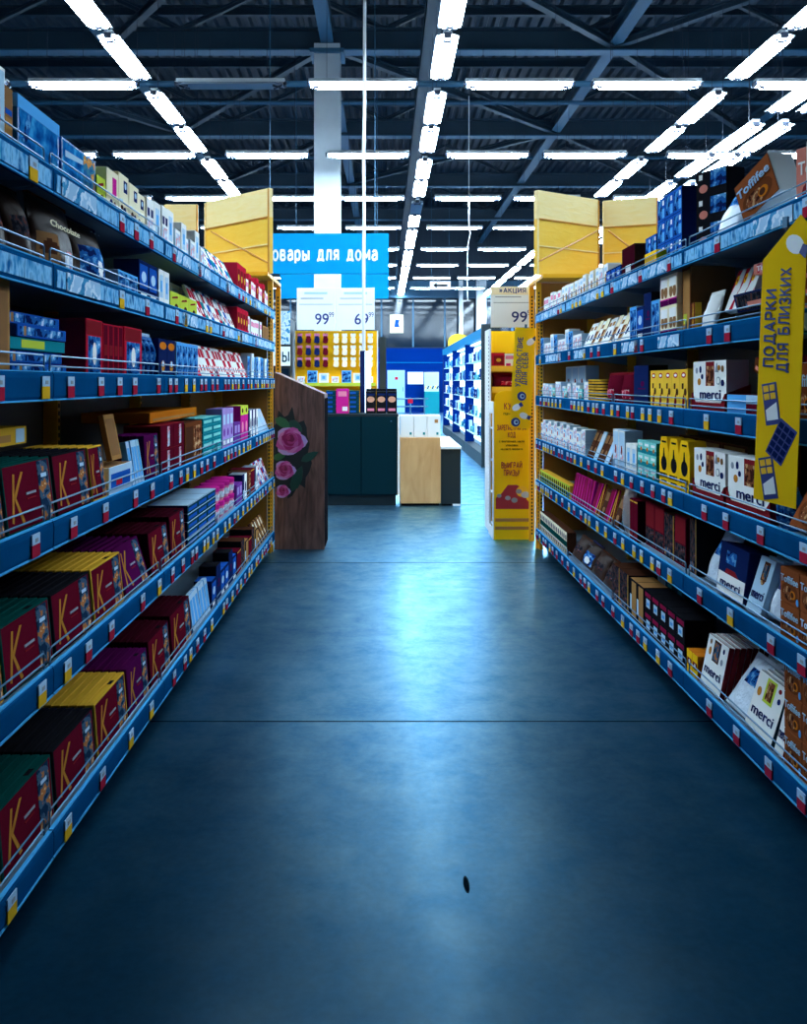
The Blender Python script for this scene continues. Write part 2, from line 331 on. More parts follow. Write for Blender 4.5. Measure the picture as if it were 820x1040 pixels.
def P(key, name, cat, w, d, h, body, ops=(), shape='box', look='', **kw):
    side, front, top = body
    kids = []
    if shape == 'box':
        root = bevbox(name, w, d, h, (side, front, top), link=False)
    elif shape == 'pouch':
        mb = MB(); n = 25; vs = []; fs = []
        for j in range(n):
            t = j/(n-1)
            for i in range(n):
                s = i/(n-1); bul = (math.sin(PI*s)**.55)*(math.sin(PI*min(1, t*.86+.1))**.6)
                x = (s-.5)*w*(1-.07*math.sin(PI*t)); wob = .004*math.sin(9*s+5*t)*math.sin(7*t)
                vs.append((x, d/2-d/2*bul+wob, t*h))
        N = n*n
        for j in range(n):
            t = j/(n-1)
            for i in range(n):
                s = i/(n-1); bul = (math.sin(PI*s)**.55)*(math.sin(PI*min(1, t*.86+.1))**.6)
                x = (s-.5)*w*(1-.07*math.sin(PI*t)); vs.append((x, d/2+d/2*bul+.0008, t*h))
        for j in range(n-1):
            for i in range(n-1):
                a = j*n+i; fs.append((a, a+1, a+n+1, a+n)); fs.append((N+a, N+a+n, N+a+n+1, N+a+1))
        rim = [i for i in range(n)]+[j*n+n-1 for j in range(1, n)]+[N-1-i for i in range(1, n)]+[j*n for j in range(n-2, 0, -1)]
        for a, b2 in zip(rim, rim[1:]+rim[:1]): fs.append((a, N+a, N+b2, b2))
        mb.add(vs, fs, front)
        for i, f in enumerate(fs):
            c_ = sum((Vector(vs[q]) for q in f), Vector())/len(f); u, v = c_.x/w+.5, c_.z/h
            if max(f) >= N: continue
            for op in ops:
                if op[0] == 'r' and op[2] <= u <= op[4] and op[3] <= v <= op[5] or op[0] == 'e' and ((u-op[2])/op[4])**2+((v-op[3])/op[5])**2 <= 1: mb.m[i] = mb.mi(op[1])
        ops = [op for op in ops if op[0] == 't']; root = mb.build(name, smooth=True, link=False)
        sm = MB().box(-w/2, d/2-.002, h, w/2, d/2+.003, h+.014, top); kids.append(sm.build('top_seal', root, link=False))
    elif shape == 'tub':
        r = w/2; mb = MB(); mb.lathe([(r*.86,0),(r*.9,.004),(r*.97,h*.68),(r*.97,h*.72)], side, 24, (0,r,0)); root = mb.build(name, smooth=False, link=False)
        kids.append(MB().lathe([(r,h*.72),(r,h*.97),(r*.94,h)], top, 24, (0,r,0)).build('lid', root, link=False))
        kids.append(MB().lathe([(r*.965,h*.2),(r*.985,h*.58)], front, 24, (0,r,0)).build('label_band', root, link=False))
    elif shape == 'pear':
        out = [(-.5,0),(.5,0),(.5,.72),(.36,.93),(.30,1),(-.30,1),(-.36,.93),(-.5,.72)]
        mb = MB(); mb.prism([(u*w, v*h) for u, v in out], 'y', 0, d, front); root = mb.build(name, link=False)
    elif shape == 'tray':        # box standing in a low open tray with cut corners
        root = MB().box(-w/2+.006, .006, .004, w/2-.006, d-.004, h, side).build(name, link=False)
        t = MB(); th = h*.2
        t.prism([(-w/2,0),(w/2,0),(w/2,h*.38),(w/2-.03,th),(-w/2+.03,th),(-w/2,h*.38)], 'y', -.002, .001, top)
        for sx in (-1, 1): t.prism([(-.002,0),(d,0),(d,h*.55),(.0,h*.38)], 'x', sx*w/2-.001, sx*w/2+.001, top)
        t.box(-w/2, 0, 0, w/2, d, .003, top)
        kids.append(t.build('display_tray', root, link=False))
    kids += deco(root, w, h, ops, y=kw.get('fy', 0), d=d, plate=front if shape in ('box','tray') else None)
    if shape == 'box' and kw.get('lid'):
        kids.append(bevbox('lid', w+.004, d+.004, h*.22, (kw['lid'],)*3, parent=root, link=False, y0=-.002, z0=h*.785))
    KIDS[root] = kids
    PROTO[key] = dict(o=root, w=w, d=d, h=h, look=look, cat=cat)

# gift boxes with the tall gold letter
def kbox(key, edge, front, look, hh=.182):
    w, h = .31, hh
    ops = [('r',front,.025,.03,.975,.97),('p','letter',[(.10,.16),(.135,.14),(.235,.84),(.20,.85)]),('p','letter',[(.165,.50),(.36,.86),(.40,.85),(.20,.46)]),
           ('p','letter',[(.185,.47),(.215,.50),(.345,.12),(.30,.10)]),('r','pic_amber',.70,.04,.93,.96),('r','pale',.76,.70,.88,.76),
           ('r','grey',.42,.50,.62,.535),('r','brick',.42,.43,.60,.45),('T','black',.60,.25,.72,.8)]
    P(key, 'chocolate_box', 'box', w, .027, h, (edge, edge, edge), ops, look=look)
kbox('Kgreen','green','maroon','maroon gold-letter box with green edges')
kbox('Kblack','black','maroon','maroon gold-letter box with black edges')
kbox('Kgold','gold','maroon','maroon gold-letter box with yellow edges')
kbox('Kpurple','purple','purple','purple box with slim gold letter')
kbox('Kmar','dkmaroon','maroon','maroon gold-letter box with maroon edges')

merci_ops = lambda: [('r','white',.02,.02,.98,.985),('r','brick',.40,.52,.66,.985),('p','pic_brown',[(.42,.55),(.46,.52),(.60,.52),(.64,.55),(.635,.9),(.43,.9)]),
    ('e','letter',.20,.60,.05,.07),('e','grey',.12,.82,.035,.06),('e','ink',.24,.84,.03,.07),('e','grey',.78,.62,.055,.075),('e','white',.78,.62,.04,.055),('e','letter',.80,.86,.035,.05),('e','ink',.90,.58,.04,.06),('e','kraft',.90,.84,.03,.06),('e','ink',.30,.70,.025,.05),
    ('p','grey',[(.70,.78),(.74,.95),(.78,.78)])]
P('merci','praline_box','box',.27,.10,.215,('white','white','brick'), merci_ops()+[('t','ink','merci',.54,.27,.20,.62)], shape='tray', look='white gift box with brown mug print in red tray', fy=.006)
P('mercib','praline_box','box',.20,.09,.20,('navy','navy','navy'), [('r','white',.02,.02,.98,.42),('r','pic_blue',.25,.62,.6,.86),('p','brick',[(.25,.42),(.75,.42),(.6,.52),(.3,.52)]),('t','ink','merci',.5,.17,.16,.72)], look='navy gift box with white lower half')
P('mercip','praline_box','box',.20,.025,.21,('pale','pale','white'), [('r','pale',.02,.02,.98,.98),('e','pic_brown',.55,.72,.2,.2),('r','dkbrown',.36,.6,.74,.93),('r','pic_amber',.42,.62,.68,.88),('t','ink','merci',.5,.27,.17,.78)], look='light blue gift box with mug print')
P('merciw','praline_box','box',.20,.022,.21,('brick','white','white'), [('r','white',.02,.02,.98,.98),('r','dkbrown',.34,.55,.66,.96),('r','pic_amber',.38,.58,.62,.92),('e','letter',.20,.70,.06,.08),('e','grey',.80,.64,.055,.06),('e','ink',.82,.86,.04,.05),('e','kraft',.18,.88,.04,.05),('t','ink','merci',.5,.27,.18,.78)], look='white gift box with dark mug print')
P('mercig','praline_box','box',.20,.022,.21,('dkteal','white','white'), [('r','white',.02,.02,.98,.98),('r','lime',.34,.55,.68,.96),('r','pic_brown',.40,.6,.62,.92),('e','letter',.18,.66,.07,.08),('e','ink',.86,.72,.05,.05),('e','brick',.82,.88,.05,.04),('t','ink','merci',.5,.27,.18,.78)], look='white gift box with green mug print')
tof = lambda t: [('r','toff',.02,.02,.98,.98),('e','brown',.5,.35,.42,.28),('e','pic_brown',.42,.3,.25,.2),('e','orange',.66,.3,.13,.12),('e','dkbrown',.64,.3,.08,.08),('t','pale','Toffifee',.5,.60,.21,.90)]
P('toffee','toffee_box','box',.22,.05,.19,('white','brown','toff'), tof(0), look='brown toffee box with pale lettering')
P('toffeer','toffee_box','box',.22,.05,.19,('white','salmon','white'), [('r','salmon',.02,.02,.98,.98),('e','brick',.5,.30,.36,.2),('e','pic_brown',.45,.28,.2,.15),('t','white','Toffifee',.5,.58,.21,.88)], look='reddish toffee box with white lettering')
P('toffees','toffee_box','box',.20,.10,.115,('toff','toff','toff'), tof(0)+[('e','sky',.9,.15,.06,.10)], look='small brown toffee box with pale lettering')
P('toffflat','toffee_box','box',.30,.20,.04,('salmon','salmon','salmon'), [('r','pic_red',.1,.1,.9,.9),('t','white','Toffifee',.35,.25,.5,.5)], look='flat reddish toffee box')
P('goldtall','biscuit_box','box',.085,.085,.185,('lemon','lemon','lemon'), [('e','red',.5,.86,.28,.07),('e','white',.5,.86,.18,.035),('r','dkbrown',.3,.52,.5,.66),('p','brick',[(.3,.1),(.5,.06),(.65,.2),(.55,.42),(.4,.3)]),('e','dkbrown',.72,.45,.14,.09)], look='tall gold biscuit box with red oval')
P('pear','gift_carton','box',.135,.08,.235,('yellow','yellow','yellow'), [('r','black',.27,.885,.73,.925),('e','black',.5,.47,.30,.15),('p','black',[(.36,.5),(.64,.5),(.55,.70),(.53,.78),(.47,.78),(.45,.70)]),('t','black','ШОКОЛАД',.5,.20,.07,.75),('r','black',.2,.10,.8,.13)], shape='pear', look='yellow handle carton with black pear')
P('cream','tea_box','box',.16,.11,.20,('cream','cream','cream'), [('r','ink',.5,.62,.86,.88),('e','pale',.68,.77,.1,.07),('e','dkbrown',.34,.22,.14,.11),('e','navy',.62,.2,.13,.1),('r','pale',.1,.4,.4,.44)], look='cream box with dark blue square')
P('creamp','tea_box','box',.13,.10,.15,('cream','cream','cream'), [('r','magenta',.5,.45,.86,.85),('e','ink',.4,.2,.14,.12),('e','dkbrown',.7,.2,.12,.1)], look='cream box with pink square')
P('limebox','tea_box','box',.15,.10,.11,('lime','lime','lime'), [('p','brick',[(.15,.62),(.8,.75),(.75,.85),(.2,.72)]),('e','dkbrown',.62,.25,.18,.18)], look='lime green box with dark sweet print')
P('filma','film_wrapped_box','box',.30,.16,.165,('film','film','film'), [('r','pic_film',.04,.05,.96,.9),('p','pic_blue',[(.1,.3),(.2,.25),(.34,.85),(.25,.9)])], lid='sky', look='shiny blue film wrapped box with pale lid')
P('filmb','film_wrapped_box','box',.36,.15,.14,('film2','film2','film2'), [('r','pic_film',.03,.05,.62,.95),('r','pic_girl',.62,.05,.97,.95),('p','pale',[(.1,.62),(.6,.70),(.6,.80),(.1,.76)])], look='teal film wrapped box with golden picture')
P('slim','slim_carton','box',.05,.035,.16,('kraft','kraft','kraft'), [('r','tan',.1,.1,.9,.5),('r','blue',.1,.55,.9,.64)], look='slim brown carton')
P('whitetag','sweet_box','box',.13,.1,.17,('white','white','white'), [('r','ink',.1,.55,.42,.75),('r','ink',.58,.55,.9,.75),('r','pic_white',.1,.1,.9,.48)], look='white box with two dark labels')
P('whiteblue','sweet_box','box',.12,.08,.18,('white','white','white'), [('r','pale',.2,.25,.8,.85),('r','sky',.35,.4,.65,.7)], look='white box with pale blue panel')
P('whitepink','sweet_box','box',.11,.08,.14,('white','white','white'), [('r','pink',.1,.6,.9,.85),('r','magenta',.15,.1,.55,.3)], look='white box with pink band')
P('redsm','sweet_box','box',.12,.10,.19,('red','red','red'), [('r','brick',.1,.2,.9,.8),('e','gold',.5,.5,.2,.12)], look='red box with gold spot')
P('bluebox','sweet_box','box',.14,.1,.16,('navy','navy','blue'), [('r','blue',.08,.3,.92,.9),('e','pale',.5,.6,.25,.14),('r','white',.2,.1,.8,.2)], look='dark blue box with pale spot')
P('navyor','sweet_box','box',.15,.12,.17,('navy','navy','navy'), [('e','orange',.5,.82,.4,.1),('e','letter',.5,.3,.22,.15),('e','pale',.5,.36,.12,.08)], look='navy box with orange top oval')
P('bluewrap','sweet_pack','pack',.09,.07,.17,('pale','film','pale'), [('r','pic_blue',.05,.1,.95,.9)], shape='pouch', look='shiny blue sweet pack')
P('silver','sweet_box','box',.12,.08,.17,('pale','sky','silver'), [('r','pic_blue',.08,.1,.92,.9)], look='silvery blue picture box')
for nm, a, bb, lk in (('w','white','red','white'),('g','teal','white','green'),('b','blue','white','blue'),('r','red','white','red'),('t','tan','cream','tan'),('d','dkbrown','kraft','dark brown'),('p','magenta','pink','magenta'),('s','pale','silver','pale blue')):
    P('card'+nm,'chocolate_bar','bar',.085,.014,.19,(a,a,a), [('r',bb,.12,.62,.88,.9),('e',bb if bb != a else 'white',.5,.3,.25,.1)], look=lk+' upright chocolate bar')
P('redpic','praline_carton','box',.17,.2,.19,('red','red','maroon'), [('r','brick',.04,.72,.96,.97),('r','pic_blue',.12,.04,.88,.70),('e','white',.5,.4,.12,.2)], look='tall red box with blue picture')
P('redspine','praline_carton','box',.08,.2,.185,('red','red','maroon'), [('r','maroon',.08,.03,.92,.97),('r','brick',.2,.4,.8,.6)], look='plain dark red box spine')
P('flatblue','flat_tin','tin',.40,.2,.032,('blue','blue','navy'), [('r','pic_blue',.05,.15,.95,.85),('r','tan',.12,.1,.16,.9)], look='flat blue tin')
P('flatgreen','flat_tin','tin',.40,.2,.032,('teal','teal','teal'), [('r','lime',.2,.15,.6,.85)], look='flat green and gold tin')
P('brownbox','cardboard_carton','box',.16,.2,.25,('kraft','tan','kraft'), [('r','kraft',.1,.1,.9,.9)], look='plain brown cardboard carton')
P('goldflat','flat_box','box',.55,.12,.05,('gold','gold','gold'), [('r','tan',.55,.2,.8,.6),('r','pale',.86,.1,.97,.9),('r','dkbrown',.1,.3,.2,.6)], look='flat yellow box lying on the gift boxes')
P('orangeflat','flat_box','box',.95,.30,.045,('orange','orange','orange'), [('r','tan',.05,.15,.95,.4)], look='big flat orange box lid')
P('patred','praline_carton','box',.21,.16,.105,('brick','maroon','brick'), [('r','pic_white',.55,.08,.72,.92),('r','maroon',.05,.1,.5,.9)], look='red box with white patterned strip')
P('brownbag','praline_carton','box',.25,.14,.20,('brown','brown','dkbrown'), [('r','pic_brown',.5,.1,.95,.9),('r','dkbrown',.05,.1,.45,.9)], look='brown carton with patterned panel')
P('tealst','sweet_box','box',.22,.12,.04,('teal','teal','mint'), [('r','mint',.1,.3,.9,.7)], look='flat teal box')
P('lilac','tea_box','box',.12,.1,.24,('lilac','lilac','lilac'), [('r','pale',.2,.6,.8,.85),('r','white',.15,.1,.85,.22),('e','violet',.5,.4,.2,.1)], look='tall lilac box')
P('violetbox','tea_box','box',.10,.1,.14,('violet','violet','violet'), [('r','lilac',.15,.5,.85,.85)], look='small violet box')
P('yelred','tea_box','box',.12,.1,.24,('magenta','magenta','lime'), [('r','lime',.0,.74,1,1),('e','dkbrown',.5,.86,.2,.07),('e','pink',.5,.4,.25,.15)], look='tall magenta box with lime top')
P('bwpat','tea_box','box',.14,.1,.20,('navy','white','grey'), [('r','ink',.0,.0,.4,1),('e','ink',.7,.5,.15,.2),('r','pale',.1,.1,.3,.4)], look='black and white patterned box')
P('dkpack','sweet_pack','pack',.24,.07,.23,('black','darkfoil','dkbrown'), [('r','pic_dark',.15,.3,.85,.6)], shape='pouch', look='dark shiny sweet pouch', fy=-.003)
P('chocp','sweet_pack','pack',.24,.08,.26,('brown','darkfoil','brown'), [('r','kraft',.08,.08,.40,.5),('e','dkbrown',.24,.3,.13,.1),('e','pic_white',.72,.2,.2,.13),('t','cream','Chocolate',.55,.58,.09,.75)], shape='pouch', look='brown chocolate pouch with cream script', fy=-.003)
P('bluep','sweet_pack','pack',.22,.08,.24,('navy','darkfoil','navy'), [('r','pic_blue',.1,.08,.9,.6),('e','white',.6,.25,.16,.14),('t','pale','• • •',.5,.8,.05,.3)], shape='pouch', look='dark pouch with blue and white picture', fy=-.003)
P('tub','sweet_tub','tub',.15,.15,.10,('pink','pic_white','magenta'), shape='tub', look='round pink tub with picture band')
P('roundtin','sweet_tin','tin',.075,.075,.035,('black','gold','gold'), shape='tub', look='small black and gold round tin')
P('clearpouch','sweet_pack','pack',.24,.08,.22,('white','foil','foil'), [('r','pic_blue',.3,.5,.8,.8)], shape='pouch', look='crumpled white foil pouch', fy=-.003)
P('greypouch','sweet_pack','pack',.16,.09,.26,('grey','greyfoil','greyfoil'), [], shape='pouch', look='crumpled grey foil pouch')
P('redpouch','sweet_pack','pack',.30,.10,.17,('red','maroon','brick'), [('r','pic_red',.25,.2,.75,.5)], shape='pouch', look='dark red sweet pouch', fy=-.003)
P('matrix','coffee_box','box',.10,.13,.105,('black','black','black'), [('r','pale',.25,.2,.75,.6),('r','sky',.35,.3,.65,.45),('r','rednavy',.1,.7,.9,.9)], look='small black box with pale label')
P('matrixo','coffee_box','box',.13,.13,.21,('black','black','tan'), [('r','tan',.3,.05,.95,.95),('r','pale',.05,.2,.28,.6)], look='tall tan and black box')
P('bigblack','gift_carton','box',.24,.16,.25,('black','pic_dark','dkbrown'), [('r','pic_amber',.05,.06,.6,.22),('r','gold',.88,.0,.92,1)], look='large black gift carton with gold line')
P('bigmar','gift_carton','box',.26,.16,.27,('maroon','maroon','brick'), [('r','brick',.04,.45,.96,.96),('r','pic_dark',.04,.05,.96,.42)], look='large maroon gift carton')
P('biggreen','gift_carton','box',.26,.16,.24,('dkteal','dkteal','green'), [('r','pic_blue',.3,.35,.7,.65),('r','teal',.3,.72,.7,.78)], look='large dark green carton with blue picture')
P('darkred','gift_carton','box',.2,.16,.2,('dkmaroon','maroon','maroon'), [('r','brick',.1,.1,.9,.2),('r','gold',.05,.93,.95,.96)], look='dark red box with gold line')
P('tealsm','cosmetic_box','box',.10,.08,.085,('teal','mint','mint'), [('r','teal',.0,.0,1,.35),('e','orange',.6,.35,.14,.16),('r','white',.2,.6,.8,.8)], look='small mint and teal box')
P('tallpale','cosmetic_box','box',.15,.1,.25,('pale','white','pale'), [('r','pale',.05,.05,.95,.95),('r','pic_white',.25,.25,.75,.6),('e','brick',.5,.5,.12,.12)], look='tall pale blue box')
P('whitered','cosmetic_box','box',.10,.08,.10,('white','white','white'), [('r','red',.1,.1,.35,.5),('r','pale',.5,.2,.9,.8),('e','sky',.3,.75,.15,.12)], look='small white box with red corner')
P('whitesm','cosmetic_box','box',.09,.08,.12,('pale','white','white'), [('r','pic_white',.12,.15,.88,.85)], look='small white printed box')
P('whitecream','cosmetic_box','box',.11,.08,.13,('cream','white','cream'), [('e','tan',.5,.4,.25,.2),('r','pale',.2,.7,.8,.85)], look='white and cream box')
P('navyblu','tablet_box','box',.16,.1,.115,('navy','blue','blue'), [('r','pic_blue',.06,.1,.62,.9),('r','white',.70,.65,.88,.85),('r','sky',.66,.1,.95,.5)], look='blue tablet box with skyline picture')
P('blackpic','tablet_box','box',.20,.1,.115,('black','black','blue'), [('r','pic_blue',.48,.35,.98,.98),('r','white',.1,.7,.22,.9),('e','salmon',.25,.35,.14,.16)], look='black tablet box with pale picture')
P('brownlab','sweet_box','box',.16,.1,.17,('dkbrown','dkmaroon','dkbrown'), [('r','white',.3,.15,.7,.4)], look='dark brown box with white label')
P('yellowsm','sweet_box','box',.17,.1,.10,('yellow','yellow','yellow'), [('r','gold',.1,.2,.9,.8)], look='small yellow box')
P('creampur','sweet_box','box',.17,.12,.15,('cream','cream','cream'), [('r','magenta',.0,.0,1,.22),('r','purple',.0,.0,1,.18),('e','kraft',.3,.45,.2,.2),('e','kraft',.72,.45,.2,.2),('r','white',.1,.6,.9,.9)], look='cream box with purple base')
P('browntape','cardboard_carton','box',.22,.2,.30,('kraft','brown','kraft'), [('r','tan',.1,.05,.9,.95),('r','lime',.2,.15,.6,.3)], look='brown carton with shiny tape')
P('redflower','sweet_box','box',.11,.03,.18,('white','red','white'), [('p','white',[(0,0),(.5,0),(1,.5),(1,1),(.6,1),(0,.4)]),('e','yellow',.35,.75,.2,.12),('e','red',.35,.75,.07,.04)], look='red and white flower bar')
P('navyflat','flat_box','box',.40,.20,.07,('navy','navy','white'), [('r','pic_dark',.05,.1,.95,.9),('r','salmon',.3,.2,.7,.5)], look='navy flat box tipped forward')
P('brownpile','flat_box','box',.40,.18,.05,('brick','brown','brick'), [('r','salmon',.05,.2,.95,.5)], look='flat brownish red box')
P('cone','sweet_pack','pack',.18,.05,.15,('white','white','white'), [('p','magenta',[(.25,.2),(.4,.2),(.4,.5),(.25,.5)])], shape='pouch', look='white tapered pack', fy=-.003)
P('dkpurple','gift_carton','box',.18,.1,.215,('black','navy','black'), [('e','purple',.6,.55,.12,.07),('r','purple',.3,.42,.8,.45)], look='black box with purple emblem')
P('redbook','chocolate_bar','bar',.05,.15,.17,('maroon','maroon','brick'), [('r','brick',.1,.05,.9,.95),('r','dkmaroon',.7,.0,1,1)], look='dark red upright book box')
P('redtray','display_tray','tray',.32,.18,.08,('sky','pale','maroon'), [('r','sky',.0,.0,.35,1),('r','maroon',.35,.0,1,.6),('r','brick',.45,.2,.95,.3)], look='pale blue and red display tray')
P('caketan','chocolate_bar','bar',.09,.02,.19,('tan','cream','tan'), [('r','pic_brown',.1,.1,.9,.6)], look='tan patterned bar')
P('palebar','chocolate_bar','bar',.09,.02,.18,('silver','white','silver'), [('e','ink',.5,.4,.25,.14),('r','tan',.2,.7,.8,.85)], look='white bar with dark print')
P('goldrow','truffle_box','box',.06,.06,.10,('gold','lime','gold'), [('e','dkbrown',.5,.7,.35,.18),('r','green',.1,.05,.9,.45)], look='green and gold truffle box')
P('goldrow2','truffle_box','box',.07,.07,.14,('dkbrown','cream','dkbrown'), [('e','ink',.5,.75,.3,.14),('r','green',.0,.35,1,.6),('e','kraft',.5,.18,.3,.12)], look='cream and brown truffle box')
P('pinkbar','chocolate_bar','bar',.07,.02,.20,('magenta','rednavy','magenta'), [('r','magenta',.75,.0,1,1)], look='dark red bar with magenta edge')
P('brassA','chocolate_bar','bar',.09,.03,.21,('gold','maroon','gold'), [('p','gold',[(.1,.0),(.25,0),(.5,.8),(.75,0),(.9,0),(.55,1),(.45,1)])], look='maroon bar with gold peak')
P('orangesm','cocoa_box','box',.09,.12,.10,('orange','yellow','orange'), [('r','brick',.1,.35,.9,.65),('e','white',.5,.5,.15,.1)], look='small orange box')
P('bluetop','book_pack','pack',.09,.025,.17,('sky','pale','pale'), [('r','sky',.15,.15,.85,.85)], look='light blue leaning pack')
P('dkbluef','flat_box','box',.24,.2,.05,('navy','dkteal','pale'), [('r','blue',.1,.2,.9,.6),('r','pale',.0,.9,1,1)], look='dark blue flat box')
P('wiretray','display_tray','tray',.28,.2,.10,('white','pale','kraft'), [('r','blue',.08,.25,.92,.75),('r','red',.3,.3,.55,.5)], look='white and blue open display tray')
P('brownflap','chocolate_bar','bar',.12,.02,.17,('kraft','tan','kraft'), [('r','kraft',.1,.1,.9,.9)], look='bare brown cardboard flap')

LV = {'L':[2.045,1.775,1.469,1.05,.64,.18], 'R':[2.021,1.668,1.323,.954,.602,.179]}
SH = {'L':'left', 'R':'right'}
LN = ['top','second','third','fourth','fifth','bottom']
PLACED = 0
def put(key, side, lv, D, X, z, label, group, lean=0, roll=0, yaw=0, sx=1, sy=1, sz=1, full=True):
    global PLACED
    p = PROTO[key]; o = copy_tree(p['o'], full=full); PLACED += 1
    rz = PI/2 if side == 'L' else -PI/2
    o.location = (X, D, z); o.rotation_euler = (-lean, roll, rz+yaw); o.scale = (sx, sy, sz)
    if label: tag(o, label, p['cat'], group)
    return o
def goods(side, lv, px0, px1, keys, deep=1, high=1, n=None, lean=0, roll=0, back=.035, gap=.004, hs=1, jit=.0, note='', z0=0, ds=1, dgap=.0015):
    """a block of goods along a shelf between two bearings; the width of each is fitted to the block"""
    keys = [keys] if isinstance(keys, str) else keys
    s = -1 if side == 'L' else 1
    X = (XL if side == 'L' else XR)+s*back
    D0, D1 = abs(X)*900/abs(px0-391), abs(X)*900/abs(px1-391)
    if side == 'R': D0, D1 = D1, D0; keys = keys[::-1]
    wav = sum(PROTO[k]['w'] for k in keys)/len(keys)
    n = n or max(1, round((D1-D0)/wav)); pitch = (D1-D0)/n
    zs = LV[side][lv-1]-.012+.001
    for i in range(n):
        key = keys[i % len(keys)]; p = PROTO[key]
        sx = (pitch-gap)/p['w']; jj = R.uniform(-1, 1)*jit; hz = hs*(1+R.uniform(-1, 1)*jit*3)
        sx = min(sx, 1.6)
        for k in range(high):
            for j in range(deep):
                d = p['d']*ds
                xx = X+s*(abs(jj)*.6+j*(d/max(.3, math.cos(lean))+dgap))
                zz = zs+z0+k*(p['h']*hz+.0015)+d*math.sin(abs(lean)+(.022 if lean else 0))+(abs(math.sin(roll))*p['w']*sx/2 if roll else 0)
                o = put(key, side, lv, D0+pitch*(i+.5), xx, zz, None, None, lean=lean+(R.uniform(-.02,.02) if lean and deep == 1 else 0), roll=roll, yaw=0, sx=sx, sy=ds, sz=hz, full=(j == 0))
                PEND.append((o, p['look']+(' '+note if note else ''), side, lv, D0+pitch*(i+.5), j if deep > 1 else None, k if high > 1 else None, p['cat'], p['o'].name))
PEND = []
def label_goods():
    """number the look-alikes of each shelf from the camera outwards"""
    by = {}
    for q in PEND: by.setdefault((q[1], q[2], q[3]), []).append(q)
    for (look, side, lv), qs in by.items():
        Ds = sorted({round(q[4], 4) for q in qs}); place = f"{SH[side]} {LN[lv-1]} shelf"
        for o, _, _, _, D, j, k, cat, nm in qs:
            bits = [look]
            if len(Ds) > 1: bits.append(ORD[Ds.index(round(D, 4))+1]+' along')
            if j is not None: bits.append('front one' if j == 0 else ORD[j+1]+' back')
            if k is not None: bits.append(ORD[k+1]+' up')
            tag(o, ', '.join(bits)+', '+place, cat, f"{look} on the {place}")

# ------------------------------------------------------------------ goods on the left run
g = goods
# top shelf
g('L',1,-14,5,'tallpale',hs=.8)
put('slim','L',1,2.27,-.965,2.036,'slim brown carton nearest the aisle on the left top shelf','slim cartons')
put('slim','L',1,2.27,-1.02,2.036,'slim brown carton behind its twin on the left top shelf','slim cartons')
g('L',1,17,60,'filma'); g('L',1,62,97,'filmb'); g('L',1,98,107,'limebox',back=.03,n=1,hs=.9)
g('L',1,98,132,'cream',n=3,back=.15,jit=.02,hs=1.02); g('L',1,108,120,'creamp',back=.03,n=1); g('L',1,121,150,'cream',n=3,back=.03,jit=.02,hs=.8,note='in front'); 
g('L',1,151,178,['whitetag','whiteblue'],jit=.02); g('L',1,179,208,['whitesm','whiteblue','whitesm'],jit=.03,note='further on')
g('L',1,209,240,['cardw','cardg','cardw','cardb','cardg','cardb'],lean=.45,back=.03); g('L',1,241,250,'redsm'); g('L',1,251,273,['whitepink','redsm','whitepink'],jit=.02,note='near the end')
# second shelf
g('L',2,-14,20,'dkpack',lean=.25,hs=.85); g('L',2,21,45,'dkpack',n=1,lean=.25,hs=.85,note='with red sweets'); g('L',2,47,87,'chocp',n=1,lean=.12,hs=.82); g('L',2,89,119,'bluep',n=1,lean=.2,hs=.85)
g('L',2,120,140,'silver',n=2,hs=.5); g('L',2,141,160,'bluebox',n=2); g('L',2,141,168,'whitesm',n=3,hs=.7,back=.02,note='in front') if 0 else None
g('L',2,161,172,'whiteblue',n=2,hs=.9); g('L',2,173,200,'limebox',n=3,hs=.8); g('L',2,173,200,'whiteblue',n=3,back=.16,hs=1.02,note='behind lime boxes')
g('L',2,201,240,['cardw','cardw','cardr','cardg','cardw','cardb'],lean=.4); g('L',2,241,252,'redsm',hs=.9); g('L',2,253,266,'whitepink',jit=.02); g('L',2,267,273,'brownbox',hs=.5)
# third shelf
g('L',3,-14,10,'brownbox')
for k, key in enumerate(['flatblue','flatblue','flatgreen','flatblue','flatblue']):
    put(key,'L',3,2.51+R.uniform(-.03,.03),-.97-R.uniform(0,.02),1.459+k*.0345,f"{PROTO[key]['look']}, {ORD[k+1]} up in the stack on left third shelf",'flat tins on the left third shelf',sx=1+R.uniform(-.12,.02))
g('L',3,87,104,'redpic',n=1); g('L',3,104.5,125,'redspine',n=4); g('L',3,126,144,'redpic',n=1,note='beyond the spines')
g('L',3,145,160,'bluewrap',n=3); g('L',3,161,178,'navyor'); g('L',3,179,201,'silver',n=4)
g('L',3,202,252,['cardr','cardw','cardw','cardw','cardr','cardw'],lean=.35); g('L',3,253,273,['silver','whiteblue','silver'],jit=.02)
# fourth shelf
g('L',4,-16,6,'Kgreen',deep=8,lean=.12,n=1,note='at frame edge'); g('L',4,8,57,'Kgreen',n=1,deep=8,lean=.12); g('L',4,58.5,93,'Kblack',n=1,deep=8,lean=.12); g('L',4,94.5,109,'Kgold',n=1,deep=8,lean=.12)
put('goldflat','L',4,2.32,-1.05,1.262,'flat yellow box lying on the gift boxes, left fourth shelf','flat boxes on the left fourth shelf')
g('L',4,110.5,134,'wiretray',n=1); 
g('L',4,112,134,'bluebox',n=2,back=.06,z0=.0,hs=1,note='behind tray') if 0 else None
put('brownflap','L',4,3.26,-.985,1.155,'bare brown cardboard flap above the blue tray','cardboard flaps',lean=.2)
g('L',4,134.5,147,'bluetop',lean=.15,n=4); g('L',4,148,162,'Kpurple',n=1,deep=5,lean=.05); g('L',4,163,187,'patred',n=2,high=2); g('L',4,188,205,'brownbag',n=1)
